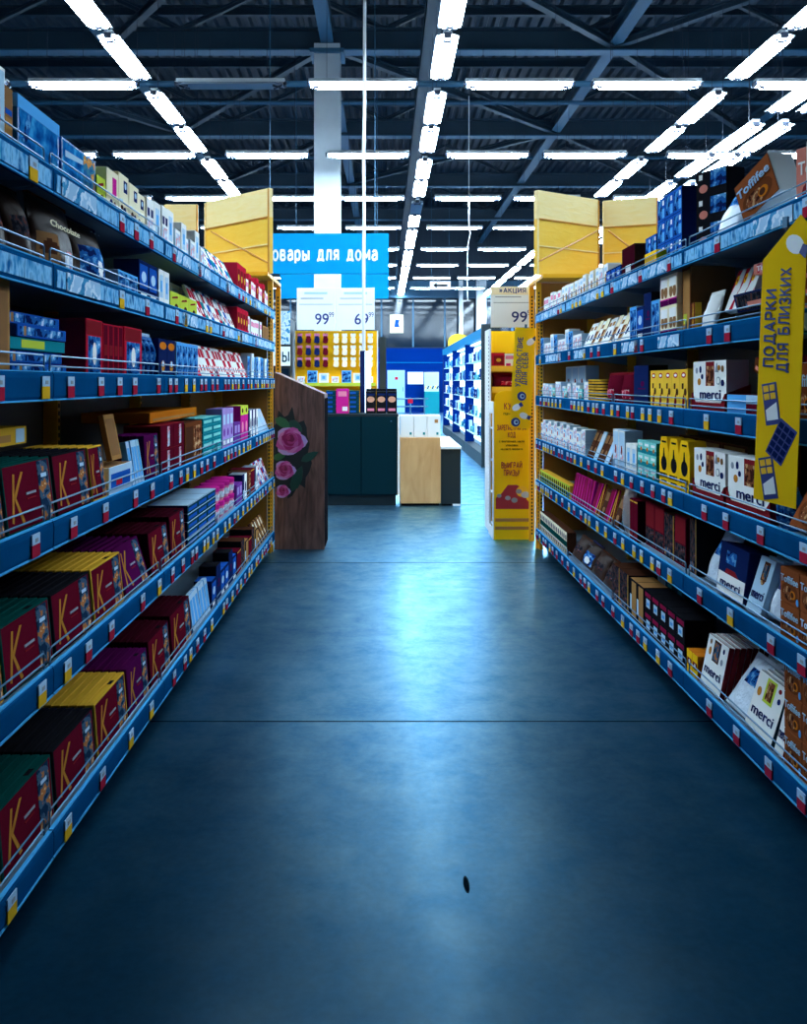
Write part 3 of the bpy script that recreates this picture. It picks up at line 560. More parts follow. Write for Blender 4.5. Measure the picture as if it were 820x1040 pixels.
put('orangeflat','L',4,4.32,-1.02,1.045+.215,'big flat orange box lid on the red boxes','flat boxes on the left fourth shelf',sx=1.0)
g('L',4,206,225,'tealst',n=2,high=5); g('L',4,226,237,'lilac',n=3); g('L',4,238,244,'violetbox',n=2); g('L',4,244.5,252,'yelred',n=2); g('L',4,252.5,262,'bwpat',n=3); g('L',4,263,273,'cards',n=8,lean=.4)
# fifth shelf
g('L',5,-16,4,'Kgold',n=1,deep=8,lean=.1,note='at frame edge'); g('L',5,5.5,55,'Kgreen',n=1,deep=9,lean=.1); g('L',5,56.5,95,'Kblack',n=1,deep=9,lean=.1); g('L',5,96.5,126,'Kgold',n=1,deep=9,lean=.1); g('L',5,129,152,'Kpurple',n=1,deep=8,lean=.3); g('L',5,154,173,'Kmar',n=1,deep=9,lean=.1); g('L',5,174,189,'Kmar',n=1,deep=9,lean=.06,note='further on',hs=1.1)
g('L',5,190.5,219,'dkbluef',n=3,high=5,hs=.8); g('L',5,220,240,'tub',n=4,high=2); g('L',5,240.5,246,'violetbox',n=2); g('L',5,246.5,262,['bwpat','brownbag','darkred','bwpat'],n=4,hs=.9); g('L',5,263,273,['cards','cardr','cardb','cardw'],n=8,lean=.35)
# bottom shelf
g('L',6,-20,1,'Kgold',n=1,deep=8,lean=.08,note='at frame edge'); g('L',6,2.5,56,'Kgreen',n=1,deep=9,lean=.08); g('L',6,57.5,98,'Kblack',n=1,deep=9,lean=.08); g('L',6,99.5,130,'Kgold',n=1,deep=9,lean=.08); g('L',6,131.5,152,'Kpurple',n=1,deep=9,lean=.08); g('L',6,153.5,174,'Kmar',n=1,deep=9,lean=.08,hs=1.08); g('L',6,175.5,195,'Kmar',n=1,deep=9,lean=.08,note='further on',hs=1.12)
g('L',6,196.5,214,'bluetop',n=6,lean=.15,hs=1.1); g('L',6,215,240,['bluebox','dkpurple','bluebox'],n=6); g('L',6,241,262,['darkred','bigblack','matrixo'],n=6,hs=.8); g('L',6,263,273,['cardd','cardt'],n=9,lean=.4)

# ------------------------------------------------------------------ goods on the right run
# top shelf
put('toffeer','R',1,2.93,1.43,2.012,'reddish toffee box with white lettering, upright on right top shelf','toffee boxes on the right top shelf',sx=.8,sz=1.15,yaw=.35)
for k in range(2): put('whiteblue','R',1,2.80-k*.10,1.36,2.012,f'plain white box at the frame edge, {ORD[k+1]} from the toffee boxes','sweet boxes on the right top shelf',sx=.6,sz=1.1,yaw=.3)
put('toffee','R',1,3.22,1.37,2.075,'brown toffee box with pale lettering, tipped over on right top shelf','toffee boxes on the right top shelf',roll=-.42,sx=1.0,sz=.85,yaw=.22,sy=2.0)
g('R',1,719,738,'clearpouch',n=1,lean=.5,hs=1.0)
[put('blackpic','R',1,3.80,1.40,2.011+k*.1125,f'black tablet box with pale picture, {ORD[k+1]} up beside the blue boxes, right top shelf','tablet boxes on the right top shelf',yaw=.4,sx=.9) for k in range(3)]; g('R',1,668,693,['navyblu'],n=3,high=3,back=.085); g('R',1,656,667,'navyblu',n=2,high=2,back=.08,note='further on',hs=.8)
g('R',1,656,671,'yellowsm',n=1,back=.022,hs=.75) if 0 else g('R',1,655,667,'yellowsm',n=1,back=.03,hs=.8,ds=.5)
g('R',1,632,645,'brownlab',n=1,back=.03); g('R',1,616,631,'bluebox',n=3,hs=.6); g('R',1,570,615,['whitecream','whitesm','whitecream'],jit=.03,hs=1.1); g('R',1,551,569,['whitepink','whitesm','whitepink'],jit=.03)
# second shelf
g('R',2,800,835,'brownpile',n=1,high=3); g('R',2,757,798,'brownpile',n=1,high=1,back=.23,z0=.13,note='lying behind')
g('R',2,736,760,'redflower',n=3,lean=.35,back=.10,z0=.06)
put('navyflat','R',2,3.17,1.335,1.70,'navy flat box tipped forward on the red flower tray','flat boxes on the right second shelf',lean=-.25,sx=.9)
put('toffflat','R',2,3.16,1.39,1.842,'flat reddish toffee box lying on the navy box','flat boxes on the right second shelf',lean=0,sx=1.2)
g('R',2,706.5,720,'cone',n=1,lean=.3); g('R',2,702.5,706,'brassA',n=1,hs=.6)
g('R',2,671,688,'creampur',n=2,high=2,hs=.95); g('R',2,693,702,'browntape',n=1,back=.06); g('R',2,640,670,['bluebox','dkpurple','silver'],n=4,hs=1.1); g('R',2,592,639,['caketan','palebar','caketan','palebar','palebar'],n=12,lean=.42); g('R',2,549,591,['whiteblue','silver','whitesm','whitesm'],n=11,jit=.02,hs=.9)
put('creampur','R',2,4.38,1.36,1.957-.0,'cream box with purple base, topmost beside the brown carton','sweet boxes on the right second shelf',sz=.0001+.5) if 0 else None
# third shelf
g('R',3,703,737,'merci',n=1,back=.03); g('R',3,739,800,'redtray',n=1,back=.03); 
X0 = 1.34
for k in range(8): put('redbook','R',3,3.28-k*.058,1.40,1.395,f'dark red upright book box, {ORD[k+1]} in the pale tray','book boxes on the right third shelf',roll=.0,sz=.8,lean=.05)
put('brownpile','R',3,3.10,1.345,1.435,'flat brownish red box propped across the pale tray','flat boxes on the right third shelf',roll=.35,sx=.7,sy=.25)
g('R',3,802,832,'toffee',n=1)
g('R',3,661,699,'goldtall',n=5); g('R',3,644,659,'dkpurple',n=1); g('R',3,612,642,'redpouch',n=2); g('R',3,596,611,'roundtin',n=4,high=4); g('R',3,549,595,['whitesm','whitered','tealsm','whitesm'],n=14,jit=.03); g('R',3,575,595,'tallpale',n=3,back=.17,note='behind the small boxes') 
# fourth shelf
g('R',4,738,783,'merci',n=1); g('R',4,704,736,'merci',n=1,note='further on'); g('R',4,786,800,'bluewrap',n=2,hs=.8); g('R',4,801,835,['toffee'],n=1,lean=.5)
g('R',4,670,701,'pear',n=3); g('R',4,648,667,'tealsm',n=3,high=3,hs=.75); g('R',4,636,647,'whiteblue',n=2,hs=.9); g('R',4,623,635,'tallpale',n=2,hs=.9); g('R',4,596,622,['cardd','cards','cardd'],n=7,lean=.4); g('R',4,549,594,['whitered','whitesm'],n=14,high=2,hs=.75,jit=.01)
g('R',4,690,760,['browntape'],n=3,back=.22,hs=.75,note='behind the gift boxes')
# fifth shelf
g('R',5,793,835,'toffees',n=2,high=2); g('R',5,771,790,'clearpouch',n=1,lean=.45,hs=.9); g('R',5,757,772,'mercip',n=1,lean=.3,deep=5); g('R',5,727,755,'mercib',n=1,lean=.12); g('R',5,709,726,'clearpouch',n=1,lean=.4,note='beside the navy box')
g('R',5,701,708,'bigblack',n=1,back=.06); g('R',5,656,697,['bigmar','bigblack','bigmar'],n=4,hs=.85,back=.07); g('R',5,640,648,'darkred',n=2,hs=1.1) ; g('R',5,628,639,'greypouch',n=1); g('R',5,600,627,['pinkbar','brassA','cardd'],n=6,lean=.3); g('R',5,580,599,'pinkbar',n=8,lean=.2); g('R',5,549,579,'goldrow',n=16)
# bottom shelf
g('R',6,797,835,'toffees',n=2,high=3,hs=1.05); g('R',6,786,795,'merciw',n=1,lean=.25,deep=5,note='beside the toffee'); g('R',6,756,783,'mercig',n=1,lean=.3,deep=6); g('R',6,733,754,'clearpouch',n=1,lean=.6,deep=4,ds=.5); g('R',6,711,731,'merciw',n=1,lean=.2,deep=7); g('R',6,698,709,'orangesm',n=2,back=.035)
g('R',6,655,696,'matrix',n=5,high=2); g('R',6,676,696,'biggreen',n=2,back=.2,note='behind the small boxes',hs=1.1); g('R',6,640,654,'matrixo',n=2); g('R',6,622,639,'bigblack',n=2,hs=.85); g('R',6,577,620,['bluep','dkpack','dkpack'],n=4,lean=.5,hs=.7); g('R',6,549,576,'goldrow2',n=16,hs=1.2)

label_goods()
# ------------------------------------------------------------------ gondola shelving
def tag_mesh(kind):
    mb = MB(); w = .054
    if kind == 'wide':
        mb.box(-.0035, -.15, -.068, 0, .15, -.014, 'stripw'); return mb
    mb.box(-.0035, -w/2, -.040, 0, w/2, -.012, 'tagw'); mb.box(-.0045, -w/2*.5, -.034, -.003, w/2*.2, -.024, 'grey')
    mb.box(-.0035, -w/2, -.074, 0, w/2, -.040, 'tagr' if kind == 'red' else 'tagy'); return mb
TAGS = {k: tag_mesh(k).build('price_tag', link=False) for k in ('red','yel','wide')}
def bay(side, D0, D1, idx, last, name_ord):
    s = -1 if side == 'L' else 1
    xr = XL if side == 'L' else XR
    t = thing('shelving_unit', f'{name_ord} blue railed shelving bay of the {SH[side]} run, counted from the camera', 'shelving', (xr, D0, 0), 0, f'bays of the {SH[side]} shelving run')
    Lb = D1-D0; top = LV[side][0]
    MB().box(s*.50, .002, .0, s*.53, Lb-.002, top-.02, 'backo' if last else 'backp').build('back_panel', t)
    for e, yy in enumerate((.002, Lb-.032)):
        if e == 0 and idx > 0: continue
        u = MB(); u.box(s*.44, yy, 0, s*.50, yy+.03, top-.03, 'upright')
        if last and e == 1:
            for k in range(60): u.box(s*.45, yy+.029, .06+k*.031, s*.46, yy+.0315, .078+k*.031, 'slot')
        for k in range(60): u.box(s*.438, yy+.01, .06+k*.031, s*.4405, yy+.02, .078+k*.031, 'slot')
        u.build('upright', t)
    if last:
        u = MB(); u.box(s*.03, Lb-.030, .0, s*.06, Lb, top-.03, 'upright')
        for k in range(62): u.box(s*.0285, Lb-.022, .05+k*.031, s*.0305, Lb-.010, .068+k*.031, 'slot'); u.box(s*.040, Lb-.0305, .05+k*.031, s*.052, Lb-.0298, .068+k*.031, 'slot')
        u.build('end_post', t)
    if last: MB().box(s*.065, Lb-.022, .07, s*.44, Lb-.012, top-.03, 'backo').build('end_panel', t)
    MB().box(s*.10, .002, 0, s*.50, Lb-.002, .07, 'black').build('plinth', t)
    for lv, z in enumerate(LV[side]):
        z0 = z-.012
        sh = MB(); sh.box(s*.014, .003, z0-.03, s*.50, Lb-.003, z0, 'metal')
        for yy in (.01, Lb-.02): sh.prism([(s*.49, z0-.03), (s*.06, z0-.03), (s*.06, z0-.045), (s*.49, z0-.10)], 'y', yy, yy+.008, 'metal')
        sho = sh.build('shelf', t)
        hh = .080 if lv > 0 else .074
        prof = [(.016,0),(.008,.0),(.002,-.006),(0,-.018),(.001,-hh+.012),(.006,-hh),(.016,-hh)]
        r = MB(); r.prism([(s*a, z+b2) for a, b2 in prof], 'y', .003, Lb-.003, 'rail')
        r.box(s*.004, .003, z-.0015, s*.016, Lb-.003, z+.0015, 'rail_highlight'); r.box(s*.0, .003, z-hh-.001, s*.008, Lb-.003, z-hh+.004, 'rail_highlight')
        if lv == 0 or (lv == 1 and side == 'L') : r.box(-s*.0008, .02, z-.066, s*.003, Lb-.02, z-.016, 'strip')
        r.build('price_rail', sho)
        # wire guard
        if not (side == 'L' and lv < 2 and idx > 1):
            wg = MB()
            for hgt in (.016, .046):
                wg.tube([(s*.020, .02, z-.004), (s*.020, .022, z+hgt-.006), (s*.020, .03, z+hgt), (s*.020, Lb-.03, z+hgt), (s*.020, Lb-.022, z+hgt-.006), (s*.020, Lb-.02, z-.004)], .0028, 'chrome')
            wg.build('wire_guard', sho)
        # price tags
        y = .08+R.random()*.1
        while y < Lb-.06:
            k = 'red' if R.random() < (.75 if idx < 2 else .45) else 'yel'
            if lv < 2 and R.random() < .5:
                if y < .17 or y > Lb-.17: y += .1; continue
                k = 'wide'
            c = TAGS[k].copy(); C.objects.link(c); c.parent = sho; c.location = (s*-.0008 if s > 0 else .0008, y, z-.001)
            if s < 0: c.rotation_euler = (0, 0, PI)
            y += R.uniform(.18, .40) if idx < 2 else R.uniform(.09, .22)
            if k == 'wide': y += .2
    return t
LJ = [1.24,2.49,3.74,4.99,6.24,7.49]
RJ = [1.34,2.60,3.86,5.12,6.38,7.64]
for side, J in (('L', LJ), ('R', RJ)):
    for i in range(5): bay(side, J[i], J[i+1], i, i == 4, ORD[i+1])

# ------------------------------------------------------------------ the hall
def plane_box(name, x0, y0, z0, x1, y1, z1, m): return struct(MB().box(x0, y0, z0, x1, y1, z1, m).build(name))
plane_box('floor', -18, -8, -.2, 20, 42, 0, 'floor')
for i, y in enumerate((.42, 3.76, 7.06, 10.4, 13.7)):
    struct(MB().box(-18, y-.004, 0, 20, y+.004, .0008, mat('floor_joint', (.002,.008,.014), .8, spec=0)).build(f'trim_{i+1}'))
struct(MB().prism(ell(0.234, 2.54, .009, .045, 10), 'z', 0, .0007, mat('floor_stain', (.002,.007,.012), .8, spec=0)).build('trim_6'))
plane_box('wall_left', -18.2, -8, 0, -18, 42, 9.6, 'walld'); plane_box('wall_right', 20, -8, 0, 20.2, 42, 9.6, 'walld'); plane_box('wall_rear', -18, -8.2, 0, 20, -8, 9.6, 'walld')
plane_box('wall_back', -18, 42, 0, 20, 42.2, 9.6, 'walld')
# corrugated roof deck
mb = MB(); n = 0; vs = []; fs = []; x = -18
while x < 20:
    for dx, z in ((0,9.40),(.09,9.40),(.13,9.30),(.22,9.30),(.26,9.40)): vs += [(x+dx, -8, z), (x+dx, 42, z)]
    x += .26
for i in range(len(vs)//2-1): fs.append((2*i, 2*i+1, 2*i+3, 2*i+2))
mb.add(vs, fs, 'deck'); struct(mb.build('ceiling'))
def beam(name, p0, p1, w, h, m='steel', fl='steelb'):
    """I-beam from p0 to p1 (horizontal), bottom at z"""
    p0, p1 = Vector(p0), Vector(p1); d = p1-p0; Ln = d.length
    mb = MB(); t = .03
    mb.box(0, -w/2, 0, Ln, w/2, t, fl); mb.box(0, -t/2, t, Ln, t/2, h-t, m); mb.box(0, -w/2, h-t, Ln, w/2, h, m)
    o = mb.build(name); o.location = p0
    o.rotation_euler = d.to_track_quat('X', 'Z').to_euler(); return struct(o)
for y in (5.4, 11.4, 17.4, 23.4, 29.4, 35.4): 
    beam('ceiling_beam', (-18, y, 7.90), (20, y, 7.90), .30, .45)
    for x in range(-16, 19, 4):
        beam('ceiling_beam', (x, y, 8.3), (x+2, y, 9.25), .1, .1, 'steel', 'steel'); beam('ceiling_beam', (x+2, y, 9.25), (x+4, y, 8.3), .1, .1, 'steel', 'steel')
for x in (-9.5, -5.4, -1.12, 4.5, 9.5, 14): beam('ceiling_beam', (x, -8, 8.02), (x, 42, 8.02), .25, .3)
for y in range(-6, 42, 3): beam('ceiling_beam', (-18, y+.3, 9.0), (20, y+.3, 9.0), .12, .2, 'steel', 'steel')
for (x0, y0, x1, y1) in ((4.5,17.4,9.5,23.4),(-1.12,17.4,4.5,23.4),(4.5,17.4,9.5,11.4),(4.5,17.4,-1.12,11.4),(-1.12,17.4,-5.4,23.4),(-5.4,17.4,-1.12,11.4),(-9.5,17.4,-5.4,23.4),(-1.12,29.4,4.5,23.4),(-5.4,29.4,-1.12,23.4),(9.5,29.4,4.5,23.4)):
    beam('ceiling_beam', (x0, y0, 7.98), (x1, y1, 7.98), .14, .14, 'steel', 'steel')
mb = MB(); mb.box(.60, -8, 6.9, .90, 42, 6.93, 'steel'); mb.box(.60, -8, 6.9, .62, 42, 7.0, 'steelb'); mb.box(.88, -8, 6.9, .90, 42, 7.0, 'steelb'); struct(mb.build('trim_7'))
for i, (y, z) in enumerate(((14.0, 6.15), (20.5, 7.9), (26.3, 8.1))):
    struct(MB().tube([(-18, y, z), (20, y, z)], .05, 'steelb', 8).build(f'trim_{i+8}'))
# columns
def column(x, y, w): 
    mb = MB(); mb.box(x-w/2, y-w/2, 0, x+w/2, y+w/2, 8.0, 'colm'); mb.box(x-w/2-.03, y-w/2-.03, 0, x+w/2+.03, y+w/2+.03, .15, 'steel'); mb.box(x-w/2-.08, y-w/2-.08, 7.8, x+w/2+.08, y+w/2+.08, 7.88, 'steelb')
    return struct(mb.build('column'))
column(-1.12, 17.4, .5);  column(9.5, 17.4, .5)

# ------------------------------------------------------------------ lights
def lamp_proto(lit):
    """hanging luminaire 1.53 m long: the length runs along local x, the lit face looks down"""
    root = bpy.data.objects.new('ceiling_light', None); Lh = 1.5/2
    hs = MB(); hs.prism([(-.05,.035),(.05,.035),(.05,.09),(-.05,.09)], 'x', -Lh, Lh, 'lampw'); hs.prism([(-.135,.014),(-.133,.022),(-.05,.042),(-.05,.036)], 'x', -Lh, Lh, 'lampw'); hs.prism([(.135,.014),(.133,.022),(.05,.042),(.05,.036)], 'x', -Lh, Lh, 'lampw')
    kids = [hs.build('housing', root, link=False)]
    df = MB(); e = Lh-.03; o = [(-e,-.06),(-e+.10,-.128),(e-.10,-.128),(e,-.06),(e,.06),(e-.10,.128),(-e+.10,.128),(-e,.06)]
    df.prism(o, 'z', -.012, .012, 'tube' if lit else 'tubeoff'); kids.append(df.build('diffuser', root, link=False))
    for sx in (-1, 1):
        c = MB()
        for a in (.7, -.7, ): 
            dx, dy = math.cos(a)*.11, math.sin(a)*.11
            c.tube([(sx*(Lh-.10)-dx*.7, -dy, -.020), (sx*(Lh-.10)+dx*.7, dy, -.020)], .014, 'clip', 6)
        c.box(sx*Lh-.02, -.045, -.01, sx*Lh+.02, .045, .05, 'clip')
        kids.append(c.build('end_clip', root, link=False))
    for sx in (-.5, .5): kids.append(MB().tube([(sx, 0, .09), (sx, 0, 2.4)], .004, 'clip', 4).build('suspension_wire', root, link=False))
    KIDS[root] = kids; return root
LP = {True: lamp_proto(True), False: lamp_proto(False)}
def lamp(x, y, z, rz, lit, label, group):
    o = copy_tree(LP[lit]); o.location = (x, y, z); o.rotation_euler = (0, 0, rz); tag(o, label, 'ceiling light', group)
LZ = H+4.11
cols = [-8.75,-6.75,-4.95,-2.90,-1.07,1.10,2.87,5.12,6.95,9.0]
for k in range(-2, 8):  # the nearest rows are unseen, added to light the surfaces facing the camera
    y = 12.29+3.81*k
    for j, x0 in enumerate(cols):
        lit = not (k == 0 and j == 3)
        ip = lambda q: 0 < 391+900*(cols[q]+.765)/y < 820
        st = 'lit' if lit else 'unlit'
        if k < 0: lb = f"{st} tube light overhead, {ORD[j+1]} along the {('nearer','farther')[k+2]} unseen crosswise row"
        elif ip(j): lb = f"{st} tube light, {ORD[sum(ip(q) for q in range(j+1))]} from left in the {ORD[k+1]} visible crosswise row"
        else: lb = f"{st} tube light outside the frame, {ORD[j+1]} along the {ORD[k+1]} crosswise row"
        lamp(x0+.765, y, LZ, 0, lit, lb, f'crosswise row {k+3} of lights')
for nm, x, z in (('above the left shelving', -3.30, LZ), ('above the aisle', .75, LZ), ('above the right shelving', 4.76, LZ), ('low beyond the right shelving', 5.30, LZ-.45), ('outermost beyond the right shelving', 5.72, LZ-.45)):
    q = u = 0
    for k in range(-2, 8):
        for e in (0, 1):
            y = 12.29+3.81*k+1.10+e*1.72
            if k < -1 and x not in (-3.30, 4.76): continue
            lit = not (x == .75 and k == 2 and e == 0)
            st = 'lit' if lit else 'unlit'
            if 388-900*(z-H)/(y+.7) > 0 and 391+900*x/(y+.7) < 820: q += 1; lb = f"{st} tube light, {ORD[q]} visible one of the lengthwise row {nm}"
            else: u += 1; lb = f"{st} tube light out of view, {ORD[u]} of the lengthwise row {nm}"
            lamp(x, y, z, PI/2, lit, lb, f'lengthwise lights {nm}')

# ------------------------------------------------------------------ signs
def rods(t, pts):
    for (x, z0, z1) in pts: MB().tube([(x, .01, z0), (x, .01, z1)], .008, 'steelb', 5).build('hanging_rod', t)
t = thing('hanging_sign', 'blue hanging sign with white home goods lettering', 'sign', (-.95, 13.5, 3.09))
bevbox('board', 2.02, .06, .615, ('sign','sign','sign'), parent=t)
lettering('Товары для дома', 'signw', .20, (-.03, -.004, .21), t, width=1.74, bold=0); rods(t, [(-.8,.6,4.9),(.8,.6,4.9)])
t = thing('hanging_sign', 'plain blue hanging board behind the white column', 'sign', (-1.06, 18.6, 3.19))
bevbox('board', 2.28, .06, .60, ('sign','sign','sign'), parent=t); rods(t, [(-.8,.58,4.8),(.9,.58,4.8)])
t = thing('exit_sign', 'white exit sign with black arrow pointing left', 'sign', (1.88, 30, 4.57))
bevbox('board', .70, .06, .28, ('signw','signw','signw'), parent=t); MB().prism([(-.25,.14),(-.12,.23),(-.12,.17),(.24,.17),(.24,.11),(-.12,.11),(-.12,.05)], 'y', -.006, -.001, 'black').build('arrow_print', t)
rods(t, [(-.3,.27,3.4),(.3,.27,3.4)])
t = thing('hanging_sign', 'small cream hanging sign with blue figure', 'sign', (.40, 30, 3.1))
bevbox('board', .46, .04, .62, ('cream','cream','cream'), parent=t); MB().prism([(-.08,.2),(.1,.2),(.06,.32),(.1,.44),(-.04,.46),(-.06,.34)], 'y', -.006, -.001, 'blue').build('figure_print', t); rods(t, [(0,.6,4.8)])
# price boards over the pegboard
def priceboard(x, y, z, w, h, num, label, head=None):
    t = thing('price_sign', label, 'sign', (x, y, z), 0, 'price signs')
    bevbox('board', w, .02, h, ('signw','signw','signw'), parent=t)
    nw = w*.36; lettering(num, 'ban_ink', h*.27, (w*.16, -.003, h*.13), t, width=nw*(1 if len(num) > 1 else .5), bold=.008)
    lettering('99', 'ban_ink', h*.13, (w*.41, -.003, h*.30), t, width=w*.13)
    ln = MB(); ln.box(-w*.44, -.003, h*.60, w*.44, -.001, h*.615, 'grey'); ln.box(-w*.4, -.003, h*.74, w*.2, -.001, h*.76, 'grey'); ln.build('rule_print', t)
    if head: 
        MB().box(-w/2, -.004, h*.8, w/2, -.001, h, 'cream').build('head_band', t); lettering(head, 'ban_ink', h*.11, (0, -.007, h*.85), t, width=w*.62, bold=.02)
    else:
        MB().box(-w*.3, -.003, h*.85, w*.3, -.001, h*.90, 'pale').build('head_print', t)
    return t
priceboard(-.95, 12.2, 2.16, .525, .575, '99', 'white price sign reading ninety-nine above the pegboard'); priceboard(-.405, 12.2, 2.16, .53, .575, '69', 'white price sign reading sixty-nine above the pegboard')
priceboard(1.225, 8.50, 1.965, .415, .39, '99', 'white promotion price sign with yellow head above the endcap', '»АКЦИЯ')

# ------------------------------------------------------------------ pegboard display with hanging packs
t = thing('pegboard_display', 'yellow pegboard display stand behind the dark counter', 'display stand', (-.675, 12.3, 0))
MB().box(-.565, 0, .1, .565, .05, 2.15, 'yellow').build('back_panel', t)
MB().box(-.565, -.35, 0, .565, .0, .12, 'white').build('base', t)
sh = MB().box(-.55, -.30, 1.40, .55, 0, 1.425, 'yellow').build('shelf', t); MB().box(-.55, -.312, 1.385, .55, -.30, 1.43, 'lime').build('price_rail', sh)
for sx in (-.58, .565): MB().box(sx, -.02, 0, sx+.015, .06, 2.15, 'white').build('side_frame', t)
def hangpack(x, y, z, c1, c2, label):
    o = thing('hanging_pack', label, 'pack', (x, y, z), 0, 'packs on the yellow pegboard')
    b = MB(); b.prism([(-.022,0),(.022,0),(.036,-.04),(.032,-.092),(.012,-.10),(-.012,-.10),(-.036,-.088),(-.032,-.04)], 'y', -.05, .02, c2); b.build('pouch_body', o)
    MB().box(-.035, -.02, -.005, .035, -.012, .036, c1).build('header_card', o); MB().tube([(0,.0,.028),(0,-.1,.033)], .004, 'chrome', 5).build('hook', o)
c4 = ['navy','maroon','navy','maroon']; c5 = ['maroon','brick','navy','navy']
for r_ in range(3):
    for q in range(9):
        x = -1.175+q*.118; z = 2.075-r_*.165
        if q < 4: hangpack(x, 12.26, z, 'pink', (c4, c5, c4)[r_][(q+r_) % 4], f'dark pack with pink card, {ORD[q+1]} in {("top","middle","bottom")[r_]} row of the yellow pegboard')
        else: hangpack(x+.03, 12.26, z, 'white', 'cream', f'white pack, {ORD[q-3]} pale one in {("top","middle","bottom")[r_]} row of the yellow pegboard')
def simple(key, x, y, z, label, group, sx=1, sy=1, sz=1, rz=0):
    p = PROTO[key]; o = copy_tree(p['o']); o.location = (x, y, z); o.scale = (sx, sy, sz); o.rotation_euler = (0,0,rz); tag(o, label, p['cat'], group); return o
for q in range(7): simple(['whitesm','silver','whiteblue'][q % 3], -1.14+q*.155, 12.02, 1.426, f'small pale box, {ORD[q+1]} along the yellow pegboard shelf', 'boxes on the pegboard shelf', 1.1, 1, .75+.25*(q % 3 == 1))

# cheese chiller behind the left run
t = thing('chiller_cabinet', 'dark chiller cabinet with pale cheese sign behind wooden display', 'chiller', (-1.80, 12.0, 0))
MB().box(-.55, 0, 0, .52, .6, 2.3, 'ctrd').build('body', t); MB().box(-.5, -.01, .3, .5, 0, 1.62, 'glassd').build('glass_door', t); 
f = MB().box(-.5, -.03, 1.66, .52, 0, 1.92, 'signw').build('sign_panel', t); lettering('СЫ', 'dkteal', .13, (.415, -.034, 1.72), f, width=.19)
MB().box(-.5, -.03, 1.95, .52, 0, 2.4, 'stripw').build('header_panel', t)

# ------------------------------------------------------------------ counters
t = thing('counter', 'dark teal counter with two cupboard doors', 'counter', (-.27, 10.3, 0))
MB().box(-.42, .02, .12, .42, .6, 1.04, 'ctr').build('body', t); MB().box(-.40, .05, 0, .40, .58, .12, 'ctrd').build('plinth', t); bevbox('worktop', .86, .62, .03, ('ctrd','ctrd','ctrd'), parent=t, z0=1.04)
for sx in (-.21, .205): 
    d = bevbox('door', .405 if sx < 0 else .40, .018, .90, ('ctr','ctr','ctr'), parent=t, y0=0, z0=.135, x0=sx-.205); 
MB().tube([(.335,-.004,.985),(.352,-.004,.985)], .006, 'chrome').build('lock', t)
MB().box(.42, .0, .12, .445, .6, 1.04, 'white').build('side_panel', t)
t = thing('counter', 'light birch wood cupboard between the dark counters', 'counter', (.415, 10.3, 0))
MB().box(-.235, .02, .03, .235, .6, .79, 'birch').build('body', t); MB().box(-.235, 0, .03, .235, .018, .785, 'birch').build('door', t); MB().box(-.22, .04, 0, .22, .58, .03, 'black').build('plinth', t)
t = thing('counter', 'low dark counter with white top beside birch cupboard', 'counter', (.77, 10.32, 0))
MB().box(-.115, .0, .02, .115, 1.9, .66, 'ctrd').build('body', t); bevbox('worktop', .24, 1.95, .03, ('signw','signw','signw'), parent=t, y0=-.02, z0=.66); MB().box(-.1, .03, 0, .1, 1.85, .02, 'black').build('plinth', t)
MB().box(.02,-.01,.0,.11,.0,.02,'signw').build('foot_plate', t)
for q in range(3): 
    o = bevbox('white_carton', .152, .2, .26, ('signw','signw','signw')); o.location = (.26+q*.157, 10.38, .792); tag(o, f'plain white carton, {ORD[q+1]} from left on the birch cupboard', 'box', 'white cartons on the birch cupboard')
    MB().box(.03, -.002, .03, .055, 0, .06, 'teal').build('corner_mark', o)
    if q == 2: MB().box(.01, -.002, .17, .05, 0, .21, 'tan').build('seal_mark', o)
for q in range(3):
    for r_ in range(2):
        o = bevbox('makeup_box', .118, .14, .26 if r_ == 0 else .29, ('black','black','ctrd')); o.location = (-.165+q*.124, 10.40+r_*.15, 1.071)
        tag(o, f'black makeup box with skin tone oval, {ORD[q+1]} along {("front","rear")[r_]} row on the dark counter', 'box', 'makeup boxes on the dark counter')
        if r_ == 0:
            MB().prism(ell(0,.165,.045,.035,16,.4), 'y', -.002, 0, mat('skin_print', (.72,.34,.22), .5)).build('oval_print', o); MB().box(-.04,-.002,.03,.04,0,.06,'pink').build('flower_print', o); MB().box(-.045,-.002,.21,.045,0,.235,'navy').build('name_band', o)
o = bevbox('perfume_box', .145, .1, .29, ('magenta','magenta','magenta')); o.location = (-.498, 10.4, 1.071); tag(o, 'magenta box between dark flat boxes on the counter', 'box')
MB().box(-.05,-.002,.2,.05,0,.26,'pink').build('front_print', o); MB().box(.0,-.002,.03,.06,0,.08,'white').build('price_label', o)
for c_, x in enumerate((-.635, -.36)):
    for k in range(5):
        o = bevbox('eyeshadow_box', .115, .12, .052, ('black','dkteal','teal')); o.location = (x, 10.42, 1.071+k*.054); tag(o, f'flat dark box, {ORD[k+1]} up in stack {("left of","right of")[c_]} the magenta box', 'box', 'flat dark boxes on the counter')
        MB().box(-.05,-.002,.012,.02,0,.036,'blue').build('front_print', o)
t = thing('light_box', 'narrow white lit panel in dark frame on the counter', 'light box', (-.24, 10.75, 1.07))
MB().box(-.06, 0, 0, -.0, .06, .75, 'navy').build('frame', t); MB().box(.0, .0, .0, .07, .05, .74, 'glow').build('lit_panel', t)
pl = MB().tube([(-.26,10.95,0),(-.26,10.95,3.0),(-.255,10.95,3.6),(-.262,10.95,4.2),(-.25,10.95,4.9),(-.25,10.95,5.6),(-.24,10.95,7.9)], .021, 'signw', 10).build('cable_pole', smooth=True); tag(pl, 'thin white cable pole rising from the counter to roof', 'pole')

